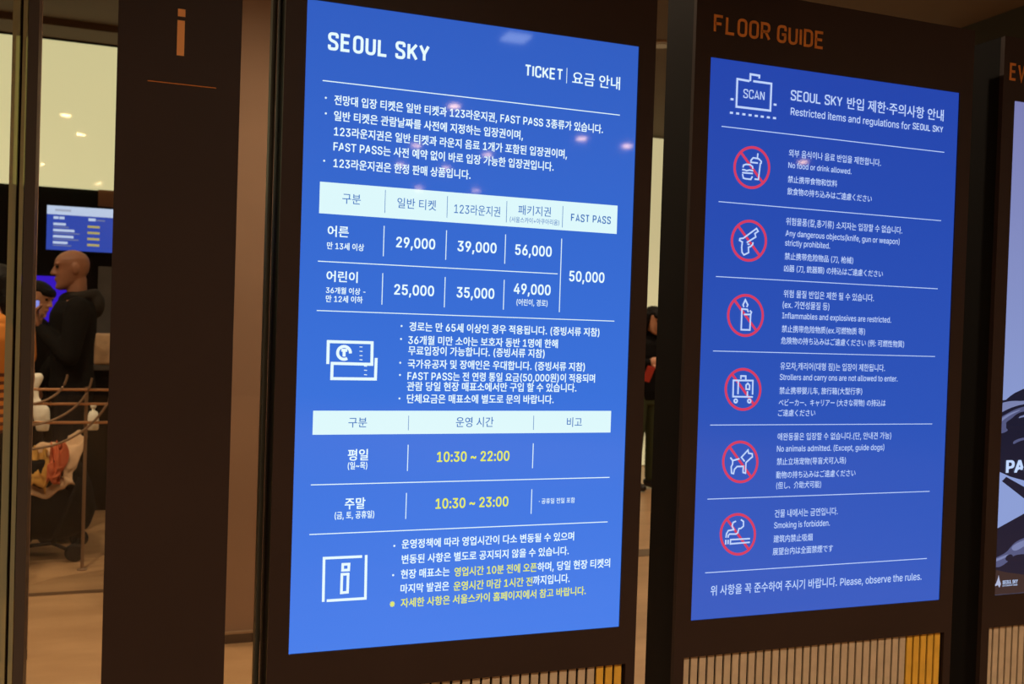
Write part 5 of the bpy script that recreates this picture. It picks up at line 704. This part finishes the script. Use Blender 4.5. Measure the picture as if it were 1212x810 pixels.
kiosk(1, 'dark brown floor guide kiosk with a blue screen of red prohibition circles', M['scr2'], {'white': 'white_b'})
k3, s3 = kiosk(2, 'dark brown kiosk with a pale lavender poster screen cut off by the photo edge', M['scr3'], {'white': 'lav_txt'} if 0 else {'white': 'white_b'})
for i, (kk, name, pts, col) in enumerate(ART):      # picture shown on the third screen, clipped to its display
    P = [(p[0], p[1]) for p in pts]
    def clip(P, f, inter):
        out = []
        for a, b in zip(P, P[1:]+P[:1]):
            if f(a): out.append(a)
            if f(a) != f(b): out.append(inter(a, b))
        return out
    for ax, lim, sg in ((0, .001, 1), (0, SW-.001, -1), (1, .001, 1), (1, SH-.001, -1)):
        P = clip(P, lambda p: (p[ax]-lim)*sg >= 0, lambda a, b: tuple(a[q]+(b[q]-a[q])*(lim-a[ax])/(b[ax]-a[ax]) for q in (0, 1)))
    bm = bmesh.new(); y = .0029-.0001*(i+1)
    try: bm.faces.new([bm.verts.new((p[0], y, p[1])) for p in P])
    except ValueError: bm.free(); continue
    bmesh.ops.triangulate(bm, faces=bm.faces[:]); finish(bm, name, M[col], s3)

# pylon with the i sign
t = empty('sign_pylon', (-.2185, 0, 0), 'plain dark brown pylon bearing a copper letter i above a thin line', 'sign')
bm = bmesh.new(); box(bm, -.1030, .1035, 0, .090, 0, 2.217, bev=.0012); finish(bm, 'pylon_body', M['brown'], t)
bm = bmesh.new(); box(bm, -.0062, .0062, -.0014, -.0002, 1.932, 1.9935); box(bm, -.0058, .0066, -.0014, -.0002, 2.0005, 2.0135)
finish(bm, 'letter', M['bronze_i'], t)
bm = bmesh.new(); box(bm, -.0527, .0620, -.001, -.0002, 1.8812, 1.8826); finish(bm, 'underline', M['bronze'], t)

# ------------------------------------------------------------------ ticket hall behind the glass
# counter
t = empty('ticket_counter', (-2.2, 6.24, 0), 'dark ticket counter under the menu screen', 'counter')
bm = bmesh.new(); box(bm, -2.8, 2.4, -.2, .22, .08, 1.05, bev=.006); finish(bm, 'counter_body', M['dark'], t)
bm = bmesh.new(); box(bm, -2.85, 2.45, -.26, .24, 1.052, 1.09, bev=.006); finish(bm, 'counter_top', M['grey'], t)
bm = bmesh.new(); box(bm, -2.75, 2.35, -.16, .2, 0, .079); finish(bm, 'plinth', M['recess'], t)
# menu screen
t = empty('menu_screen', (-.45, 6.25, 1.93), 'wide blue menu screen with a white title bar hung above the bald man', 'screen')
bm = bmesh.new(); box(bm, -.555, .56, .0, .06, -.005, .345, bev=.004); finish(bm, 'bezel', M['black'], t)
bm = bmesh.new(); box(bm, -.545, .55, -.004, -.001, .005, .335); ms = finish(bm, 'display', M['menu'], t)
bm = bmesh.new(); box(bm, -.545, .55, -.007, -.0045, .270, .335); finish(bm, 'title_bar', M['menu_w'], ms)
def menu_bar(x, z, wd, h, m, name, y=-.007):
    bm = bmesh.new(); box(bm, x, x+wd, y, y+.0024 if y > -.0075 else -.0071, z, z+h, bev=.001); finish(bm, name, m, ms)
menu_bar(-.49, .295, .11, .016, M['lav'], 'title_text', -.0078); menu_bar(-.50, .236, .035, .02, M['menu_w'], 'column_title'); menu_bar(-.46, .236, .035, .02, M['menu_w'], 'column_title')
menu_bar(-.26, .236, .05, .02, M['menu_w'], 'column_title'); menu_bar(-.205, .238, .06, .010, M['lav_mid'], 'column_title'); menu_bar(-.02, .236, .08, .02, M['menu_w'], 'column_title')
for i, wd in enumerate((.085, .145, .14, .10)):
    z = .190-.046*i
    menu_bar(-.50, z, wd, .018, M['menu_w'], 'menu_entry'); menu_bar(-.50, z-.016, wd*1.25, .008, M['lav_mid'], 'menu_entry')
    menu_bar(-.265, z-.006, .085, .017, M['menu_y'], 'menu_price'); menu_bar(-.03, z-.006, .085, .017, M['menu_y'], 'menu_price')
bm = bmesh.new(); box(bm, -.03, .03, .061, .245, .12, .20); finish(bm, 'bracket', M['black'], t)
# monitor glowing violet
t = empty('counter_monitor', (-1.02, 6.2, 1.0905), 'violet-blue glowing monitor on the ticket counter beside the bald man', 'monitor')
bm = bmesh.new(); box(bm, -.25, .25, 0, .03, .16, .66, bev=.006); finish(bm, 'casing', M['black'], t)
bm = bmesh.new(); box(bm, -.235, .235, -.004, -.001, .175, .645); finish(bm, 'display', M['violet'], t)
bm = bmesh.new(); box(bm, -.04, .04, .0305, .06, .0, .3); box(bm, -.12, .12, -.03, .1, 0, .02); finish(bm, 'stand', M['black'], t)
# grey panel on the counter
bm = bmesh.new(); box(bm, -.635, -.30, 6.28, 6.38, 1.092, 1.83, bev=.006); tag(finish(bm, 'counter_screen_panel', M['grey']), 'dim grey upright panel on the counter behind the canvas bag', 'panel')
bm = bmesh.new(); box(bm, -.655, -.29, 5.98, 6.08, 1.092, 1.325, bev=.02)
for v in bm.verts:
    v.co.x += .02*math.sin(v.co.z*30); v.co.y += .012*math.sin(v.co.x*40)
tag(finish(bm, 'canvas_bag', M['canvas'], smooth=True), 'pale canvas bag standing on the ticket counter behind the bald man', 'bag')

# queue railing
t = empty('queue_railing', (-.585, 4.25, 0), 'copper queue railing with thin horizontal bars before the pram', 'railing')
bm = bmesh.new(); tube(bm, [(0, 0, .006), (0, 0, 1.05)], .0095, 12); lathe(bm, [(.028, 0), (.028, .006), (.012, .012)], 16); finish(bm, 'post', M['bronzebar'], t)
bm = bmesh.new(); tube(bm, [(.21, 0, .006), (.21, 0, 1.05)], .0095, 12); finish(bm, 'post', M['copper'], t)
bm = bmesh.new(); tube(bm, [(-1.4, 0, .006), (-1.4, 0, 1.05)], .0095, 12); finish(bm, 'post', M['copper'], t)
for z, x0, r in ((1.035, -.28, .008), (.954, -1.4, .008), (.848, -1.4, .0085)):
    bm = bmesh.new(); tube(bm, [(x0, -.018, z), (.4, -.018, z)], r, 10); finish(bm, 'rail', M['copper'], t)
def arc_reflection(cx, cz, rx, rz, a0, a1, y):  # arcs of a reflection in the glass, modelled as solid tubes
    bm = bmesh.new(); tube(bm, [(cx+rx*math.cos(R(a0+(a1-a0)*i/14)), y, cz+rz*math.sin(R(a0+(a1-a0)*i/14))) for i in range(15)], .0065, 8); finish(bm, 'curved_reflection', M['bronzebar'], t)
arc_reflection(-.30, 1.13, .20, .175, -90, -3, -.036); arc_reflection(-.34, 1.13, .37, .30, -95, -5, -.036); arc_reflection(-.31, 1.13, .46, .43, -90, -8, -.036)

# ---- pram
t = empty('pram', (-.86, 4.66, 0), 'black pram with a bulging fabric body standing behind the copper railing', 'pram')
def blob_mesh(fill, voxel, sm=4):
    bm = bmesh.new(); fill(bm); me = bpy.data.meshes.new('tmp'); bm.to_mesh(me); bm.free()
    o = bpy.data.objects.new('tmp', me); COL.objects.link(o)
    r = o.modifiers.new('r', 'REMESH'); r.mode = 'VOXEL'; r.voxel_size = voxel
    s = o.modifiers.new('s', 'SMOOTH'); s.iterations = sm; s.factor = .5
    dg = bpy.context.evaluated_depsgraph_get(); dg.update(); out = bpy.data.meshes.new_from_object(o.evaluated_get(dg))
    bpy.data.objects.remove(o); bpy.data.meshes.remove(me)
    for p in out.polygons: p.use_smooth = True
    return out
def blob(name, fill, m, parent, voxel=.008, sm=4):
    me = blob_mesh(fill, voxel, sm); me.name = name; me.materials.clear(); me.materials.append(m)
    o = bpy.data.objects.new(name, me); COL.objects.link(o); o.parent = parent
    return o
def capsule(bm, p0, r0, p1, r1, n=14):
    p0, p1 = Vector(p0), Vector(p1); d = (p1-p0); L = d.length
    if L < 1e-6: d = Vector((0, 0, 1)); L = 1e-4
    d = d.normalized(); u = d.orthogonal().normalized(); v = d.cross(u); rings = []
    for c, r, s in [(p0, r0, -1), (p1, r1, 1)]:
        for q in ((80, 55, 30, 0) if s < 0 else (0, 30, 55, 80)):
            rr = r*math.cos(R(q)); off = d*(s*r*math.sin(R(q)))
            rings.append([bm.verts.new(c+off+(u*math.cos(a)+v*math.sin(a))*rr) for a in [2*math.pi*k/n for k in range(n)]])
    for A, B in zip(rings, rings[1:]):
        for k in range(n): bm.faces.new((A[k], A[(k+1) % n], B[(k+1) % n], B[k]))
    bm.faces.new(rings[0][::-1]); bm.faces.new(rings[-1])
def chain(bm, pts):
    for (a, ra), (b, rb) in zip(pts, pts[1:]): capsule(bm, a, ra, b, rb)
def ellipsoid(bm, c, r, mtx=None, n=16, m=10):
    mtx = mtx or Matrix.Identity(3); c = Vector(c)
    rings = [[bm.verts.new(c + mtx @ Vector((r[0]*math.cos(2*math.pi*k/n)*math.sin(math.pi*j/m), r[1]*math.sin(2*math.pi*k/n)*math.sin(math.pi*j/m), -r[2]*math.cos(math.pi*j/m)))) for k in range(n)] for j in range(1, m)]
    for A, B in zip(rings, rings[1:]):
        for k in range(n): bm.faces.new((A[k], A[(k+1) % n], B[(k+1) % n], B[k]))
    bm.faces.new(rings[0][::-1]); bm.faces.new(rings[-1])
def loft(bm, rings, T=None, n=24, power=2.3):
    """rings: (z, front x, back x, half width y[, shift])"""
    rows = []
    for z, f, b, wy in rings:
        row = []
        for k in range(n):
            a = 2*math.pi*k/n; ca, sa = math.cos(a), math.sin(a)
            ex = math.copysign(abs(ca)**(2/power), ca); ey = math.copysign(abs(sa)**(2/power), sa)
            p = Vector(((f+b)/2 + (f-b)/2*ex, wy*ey, z)); row.append(bm.verts.new(T @ p if T else p))
        rows.append(row)
    for A, B in zip(rows, rows[1:]):
        for k in range(n): bm.faces.new((A[k], A[(k+1) % n], B[(k+1) % n], B[k]))
    bm.faces.new(rows[0][::-1]); bm.faces.new(rows[-1])

def pram_body(bm):
    loft(bm, [(.12, .20, -.20, .12), (.17, .29, -.28, .17), (.28, .325, -.31, .20), (.42, .30, -.31, .20), (.54, .25, -.29, .19), (.60, .18, -.24, .17)], power=3)
    ellipsoid(bm, (.06, -.12, .30), (.22, .12, .15)); ellipsoid(bm, (-.12, -.12, .26), (.16, .11, .11))
blob('fabric_body', pram_body, M['fabric'], t, .014, 5)
bm = bmesh.new()
for y in (-.22, .22):
    tube(bm, [(.22, y*.9, .055), (.10, y, .12), (-.13, y, .10)], .011); tube(bm, [(-.18, y, .15), (-.32, y, .6), (-.42, y, 1.0)], .011); tube(bm, [(.10, y, .12), (.24, y, .5)], .011)
tube(bm, [(-.42, -.22, 1.0), (-.42, .22, 1.0)], .014); tube(bm, [(-.13, -.25, .10), (-.13, .25, .10)], .009); tube(bm, [(.22, -.2, .055), (.22, .2, .055)], .009)
finish(bm, 'chassis', M['rubber'], t, True)
def wheel(x, y, r):
    bm = bmesh.new(); torus(bm, (0, 0, 0), (0, 1, 0), r-.018, .018); o = finish(bm, 'wheel', M['rubber'], t, True); o.location = (x, y, r)
    bm = bmesh.new(); tube(bm, [(0, -.016, 0), (0, .016, 0)], .028, 16)
    for k in range(5):
        a = 2*math.pi*k/5; tube(bm, [(.02*math.cos(a), 0, .02*math.sin(a)), ((r-.03)*math.cos(a), 0, (r-.03)*math.sin(a))], .006, 6)
    finish(bm, 'hub', M['rubber'], o)
wheel(-.13, -.25, .10); wheel(-.13, .25, .10); wheel(.22, -.20, .055); wheel(.22, .20, .055)
def drape(name, x0, x1, y0, y1, zf, m, label, cat, seed, thick=.012):
    rnd = random.Random(seed); bm = bmesh.new(); nx, ny = 30, 22; ph = [rnd.uniform(0, 6.3) for _ in range(6)]; g = []
    for i in range(nx+1):
        row = []
        for j in range(ny+1):
            u, v = i/nx, j/ny; x = x0+(x1-x0)*u; y = y0+(y1-y0)*v
            edge = .02*math.sin(9*u+ph[0])*(v < .2) + .025*math.sin(8*v+ph[1])*(u > .85)
            z = zf(u, v) + .018*math.sin(14*u+5*v+ph[2]) + .014*math.sin(11*v-7*u+ph[3]) + .008*math.sin(31*u+17*v+ph[4])
            row.append(bm.verts.new((x+edge, y+edge*.5, z)))
        g.append(row)
    for i in range(nx):
        for j in range(ny): bm.faces.new((g[i][j], g[i+1][j], g[i+1][j+1], g[i][j+1]))
    lo = [[bm.verts.new(q.co - Vector((0, 0, thick))) for q in row] for row in g]
    for i in range(nx):
        for j in range(ny): bm.faces.new((lo[i][j], lo[i][j+1], lo[i+1][j+1], lo[i+1][j]))
    for j in range(ny):
        bm.faces.new((g[0][j], g[0][j+1], lo[0][j+1], lo[0][j])); bm.faces.new((g[nx][j+1], g[nx][j], lo[nx][j], lo[nx][j+1]))
    for i in range(nx):
        bm.faces.new((g[i+1][0], g[i][0], lo[i][0], lo[i+1][0])); bm.faces.new((g[i][ny], g[i+1][ny], lo[i+1][ny], lo[i][ny]))
    o = finish(bm, name, m, None, True)
    return tag(o, label, cat)
drape('beige_blanket', -1.14, -.62, 4.43, 4.80, lambda u, v: .385+.10*u*u+.23*min(1, v*1.9), M['blanket'], 'crumpled beige blanket lying across the black pram', 'blanket', 3)
drape('mustard_cloth', -.90, -.79, 4.41, 4.66, lambda u, v: .455+.18*min(1, v*1.9), M['mustard'], 'mustard yellow cloth lying on the beige blanket in the pram', 'cloth', 8)
drape('rust_cloth', -.79, -.71, 4.42, 4.60, lambda u, v: .50+.17*min(1, v*1.5), M['rust'], 'rust red cloth bunched behind the mustard cloth in the pram', 'cloth', 12)
# white solids for lit background showing through gaps by the railing
def gap_shape_fill(bm):
    loft(bm, [(0, .056, -.006, .022), (.03, .062, -.012, .032), (.09, .063, -.028, .036), (.13, .060, -.036, .034), (.155, .035, -.034, .026), (.19, .004, -.030, .015), (.245, -.002, -.042, .014), (.275, .014, -.052, .020), (.31, .026, -.058, .022), (.333, .012, -.030, .012)], power=2.2)
me_o = blob('bright_gap_shape', gap_shape_fill, M['gap_white'], None, .007, 3); me_o.location = (-.845, 4.38, .785)
tag(me_o, 'white shape for lit background showing through behind the copper rails', 'bag')
t = empty('small_gap_shape', (-.555, 4.42, .785), 'small white shape for lit background showing through behind the copper rails', 'light patch')
bm = bmesh.new(); lathe(bm, [(.026, 0), (.031, .006), (.031, .08), (.022, .108), (.009, .114), (.009, .125)], 20); finish(bm, 'gap_shape_body', M['gap_white'], t, True)
bm = bmesh.new(); lathe(bm, [(.009, .1255), (.016, .132), (.017, .143), (.010, .153)], 16); finish(bm, 'cap', M['gap_white'], t, True)  # upper end of the same patch of lit background

# ------------------------------------------------------------------ people
HEAD = [(-.004, .078, .045, .014), (.006, .092, .020, .030), (.022, .096, -.01, .043), (.042, .0925, -.045, .054), (.065, .094, -.070, .061), (.092, .092, -.090, .067), (.118, .088, -.099, .071),
        (.136, .086, -.103, .073), (.153, .094, -.104, .074), (.178, .089, -.100, .073), (.202, .072, -.086, .063), (.222, .042, -.058, .043), (.234, .004, -.022, .014)]
def head_matrix(p): return Matrix.Translation(p['head']) @ Matrix.Rotation(p.get('turn', 0), 4, 'Z') @ Matrix.Rotation(p.get('nod', 0), 4, 'Y')
def add_head(bm, T):
    loft(bm, HEAD, T, 28, 2.25)
    q = lambda *v: T @ Vector(v); m3 = T.to_3x3()
    capsule(bm, q(.090, 0, .140), .008, q(.110, 0, .100), .012); ellipsoid(bm, q(.099, .011, .096), (.011, .009, .008), m3); ellipsoid(bm, q(.099, -.011, .096), (.011, .009, .008), m3)
    ellipsoid(bm, q(.094, 0, .066), (.009, .024, .006), m3); ellipsoid(bm, q(.092, 0, .056), (.009, .020, .007), m3); ellipsoid(bm, q(.088, 0, .014), (.014, .018, .014), m3)
    for s in (-1, 1):
        ellipsoid(bm, q(-.012, s*.076, .118), (.020, .009, .033), m3); ellipsoid(bm, q(.083, s*.035, .154), (.012, .024, .007), m3)
def add_hand(bm, wrist, direc, normal, curl=.5, s=1.0):
    d = Vector(direc).normalized(); nrm = Vector(normal); nrm = (nrm - d*nrm.dot(d)).normalized(); side = d.cross(nrm)
    w0 = Vector(wrist); m3 = Matrix((d, side, nrm)).transposed()
    ellipsoid(bm, w0+d*.048*s, (.056*s, .042*s, .016*s), m3)
    for i, (o, L) in enumerate(((-.031, .060), (-.0105, .071), (.0105, .067), (.030, .052))):
        b = w0 + d*.088*s + side*o*s; a1 = curl*.55; a2 = curl*1.5
        m1 = b + (d*math.cos(a1) - nrm*math.sin(a1))*L*.52*s; m2 = m1 + (d*math.cos(a2) - nrm*math.sin(a2))*L*.48*s
        chain(bm, [(b-d*.02*s, .0095*s), (m1, .0085*s), (m2, .0070*s)])
    tb = w0 + d*.030*s - side*.030*s; t1 = tb + (d*.6 - side*.7 - nrm*.25).normalized()*.040*s; t2 = t1 + (d*.9 - side*.1 - nrm*.5).normalized()*.030*s
    chain(bm, [(tb, .0125*s), (t1, .0105*s), (t2, .0085*s)])
TORSO = [(.84, .085, -.085, .155), (.93, .10, -.115, .172), (1.03, .095, -.100, .150), (1.14, .100, -.095, .145), (1.26, .115, -.108, .165), (1.37, .105, -.112, .180), (1.44, .070, -.090, .150), (1.49, .042, -.062, .075)]
def grow(rings, g, z0, z1): return [(z, f+g, b-g, wy+g) for z, f, b, wy in rings if z0 <= z <= z1]
def person(name, loc, rz, label, p, sc=1.0):
    t = empty(name, loc, label, 'person', None, rz); t.scale = (sc, sc, sc)
    T = head_matrix(p); P = {k: Vector(v) for k, v in p.items() if k in ('el', 'er', 'wl', 'wr', 'kl', 'kr', 'al', 'ar')}
    SL, SR = Vector((-.005, .185, 1.40)), Vector((-.005, -.185, 1.40)); HL, HR = Vector((0, .09, .90)), Vector((0, -.09, .90))
    neck = Vector((-.02, 0, 1.45)); hb = T @ Vector((-.025, 0, .055))
    def body(bm):
        loft(bm, TORSO, None, 28, 2.4); capsule(bm, neck, .060, hb, .054); add_head(bm, T)
        for S, E, W, dk, nk in ((SL, P['el'], P['wl'], 'dl', 'nl'), (SR, P['er'], P['wr'], 'dr', 'nr')):
            chain(bm, [(S, .058), (S.lerp(E, .45), .049), (E, .038), (E.lerp(W, .3), .040), (W, .026)]); add_hand(bm, W, p.get(dk, W-E), p.get(nk, (0, -1, 0) if S.y > 0 else (0, 1, 0)), p.get('curl', .6))
        for H, K, A in ((HL, P['kl'], P['al']), (HR, P['kr'], P['ar'])):
            chain(bm, [(H, .090), (H.lerp(K, .4), .078), (K, .054), (K.lerp(A, .32), .056), (A, .036)]); capsule(bm, A+Vector((-.03, 0, -.035)), .034, A+Vector((.13, 0, -.052)), .026)
    b = blob(name.replace('person', 'body') if name != 'person' else 'body', body, p['skin'], t, .0062, 3); b.name = 'body'
    top = p['top']
    def coat(bm):
        loft(bm, grow(TORSO, .022, p.get('hem', .84), 1.46), None, 28, 2.4); ellipsoid(bm, (-.015, 0, 1.455), (.10, .13, .055))
        if p.get('skirt'): loft(bm, [(p['skirt'], .20, -.20, .25), (.75, .16, -.17, .22), (.95, .125, -.14, .20)], None, 28, 2.2)
        for S, E, W in ((SL, P['el'], P['wl']), (SR, P['er'], P['wr'])):
            we = E.lerp(W, p.get('sleeve', .93)) if p.get('sleeve', .93) > .2 else S.lerp(E, .5)
            if p.get('sleeve', .93) > .2: chain(bm, [(S, .074), (S.lerp(E, .5), .066), (E, .056), (we, .043)])
            else: chain(bm, [(S, .070), (we, .062)])
    blob(p.get('topname', 'jacket'), coat, top, t, .009, 4)
    if p.get('hood'):
        def hood(bm):
            torus(bm, (-.035, 0, 1.475), (.25, 0, 1), .088, .034, 24, 10); ellipsoid(bm, (-.125, 0, 1.43), (.055, .105, .085)); ellipsoid(bm, (-.09, 0, 1.47), (.06, .10, .05))
        blob('hood', hood, M['hood'], t, .009, 4)
    if p.get('legs'):
        def trousers(bm):
            loft(bm, [(.80, .10, -.11, .165), (.92, .112, -.128, .182), (.985, .105, -.115, .165)], None, 28, 2.4)
            for H, K, A in ((HL, P['kl'], P['al']), (HR, P['kr'], P['ar'])): chain(bm, [(H, .104), (H.lerp(K, .5), .088), (K, .068), (A+Vector((0, 0, .03)), .056)])
        blob('trousers', trousers, p['legs'], t, .009, 4)
    for A in (P['al'], P['ar']):
        def shoe(bm): capsule(bm, A+Vector((-.035, 0, -.03)), .045, A+Vector((.14, 0, -.047)), .034); loft(bm, [(A.z-.080, A.x+.17, A.x-.08, .04)], None) if 0 else None
        blob('shoe', shoe, M['shoe'], t, .007, 3)
    for s in (-1, 1):
        bm = bmesh.new(); bmesh.ops.create_uvsphere(bm, u_segments=12, v_segments=8, radius=.0105, matrix=T @ Matrix.Translation((.081, s*.032, .137))); finish(bm, 'eye', M['eye'], t, True)
    if p.get('hair'):
        def hair(bm):
            loft(bm, [(z+.006, min(f, .5)*1.0+.006 if z > .17 else -.005, b-.014, wy+.010) for z, f, b, wy in HEAD if z > .06], T, 28, 2.2)
            loft(bm, [(.16, .103, .03, .068), (.185, .100, .02, .075), (.21, .082, .0, .066)], T, 24, 2.2)
            if p['hair'] == 'long':
                for s in (-1, 1): chain(bm, [(T @ Vector((-.01, s*.072, .16)), .032), (T @ Vector((-.005, s*.083, .06)), .036), (T @ Vector((.005, s*.085, -.05)), .034), (T @ Vector((.02, s*.075, -.14)), .018)])
                chain(bm, [(T @ Vector((-.08, 0, .14)), .06), (T @ Vector((-.085, 0, .02)), .065), (T @ Vector((-.09, 0, -.10)), .04)])
        blob('hair', hair, M['hair'], t, .007, 3)
    return t
STAND = dict(kl=(.02, .10, .49), kr=(.02, -.10, .49), al=(0, .11, .085), ar=(0, -.11, .085), el=(-.03, .27, 1.13), er=(-.03, -.27, 1.13), wl=(.06, .28, .88), wr=(.06, -.28, .88))
# bald man, seen in profile, facing along -X, a phone raised before the chest
person('person', (-.725, 5.12, 0), R(190), 'bald person in a black hooded jacket standing in profile under the menu screen',
       dict(STAND, head=(.0, 0, 1.522), nod=R(6), turn=R(0), skin=M['skin'], top=M['jacket'], legs=M['jeans'], hood=True, hem=.80,
            el=(.04, .25, 1.12), wl=(.185, .075, 1.275), dl=(.3, -.05, 1), nl=(1, -.3, 0), curl=.8, er=(.02, -.26, 1.14), wr=(.16, -.24, .93)), 1.068)
person('person', (-1.06, 5.66, 0), R(-25), 'dark-haired person in black standing between the violet monitor and the bald person',
       dict(STAND, head=(.05, 0, 1.50), nod=R(20), skin=M['skin_p'], top=M['jacket'], legs=M['jeans'], hair='short', hem=.80), .97)
ph = empty('mobile_phone', (-.945, 5.03, 1.475), 'glowing phone held up before the bald person', 'phone', None, 0); ph.rotation_euler = (R(-8), R(6), R(42))
bm = bmesh.new(); box(bm, -.036, .036, -.004, .004, -.073, .073, bev=.003); finish(bm, 'phone_case', M['black'], ph)
bm = bmesh.new(); box(bm, -.033, .033, -.0056, -.0044, -.068, .068); finish(bm, 'display', M['phone'], ph)
# person in orange
person('person', (-.985, 3.78, 0), R(150), 'person in an orange top striped below, partly hidden by the green glass edge',
       dict(STAND, head=(.0, 0, 1.522), nod=R(10), skin=M['skin_p'], top=M['orange'], legs=M['jeans'], hair='long', hem=.84, sleeve=.1, topname='top',
            el=(.0, .25, 1.14), er=(.0, -.25, 1.14), wl=(.12, .22, .90), wr=(.12, -.22, .90)), .97)
# person in the gap
person('person', (4.07, 6.28, 0), R(-75), 'long-haired person in black and green holding a red phone, glimpsed between the kiosks',
       dict(STAND, head=(.05, 0, 1.485), nod=R(22), skin=M['skin_p'], top=M['jacket'], legs=M['green'], hair='long', hem=.84,
            el=(-.02, .25, 1.13), er=(.0, -.25, 1.13), wl=(.16, .16, 1.13), wr=(.20, -.14, 1.20), dl=(.7, -.6, .2), dr=(.7, .5, .2), curl=.9), .99)
bm = bmesh.new(); box(bm, -.038, .038, -.005, .005, -.075, .075, bev=.004)
rp = tag(finish(bm, 'mobile_phone', M['redph']), 'red phone held by the long-haired person between the kiosks', 'phone'); rp.location = (3.965, 6.02, 1.085); rp.rotation_euler = (R(20), R(12), 0)

bpy.data.objects.remove(_fo)
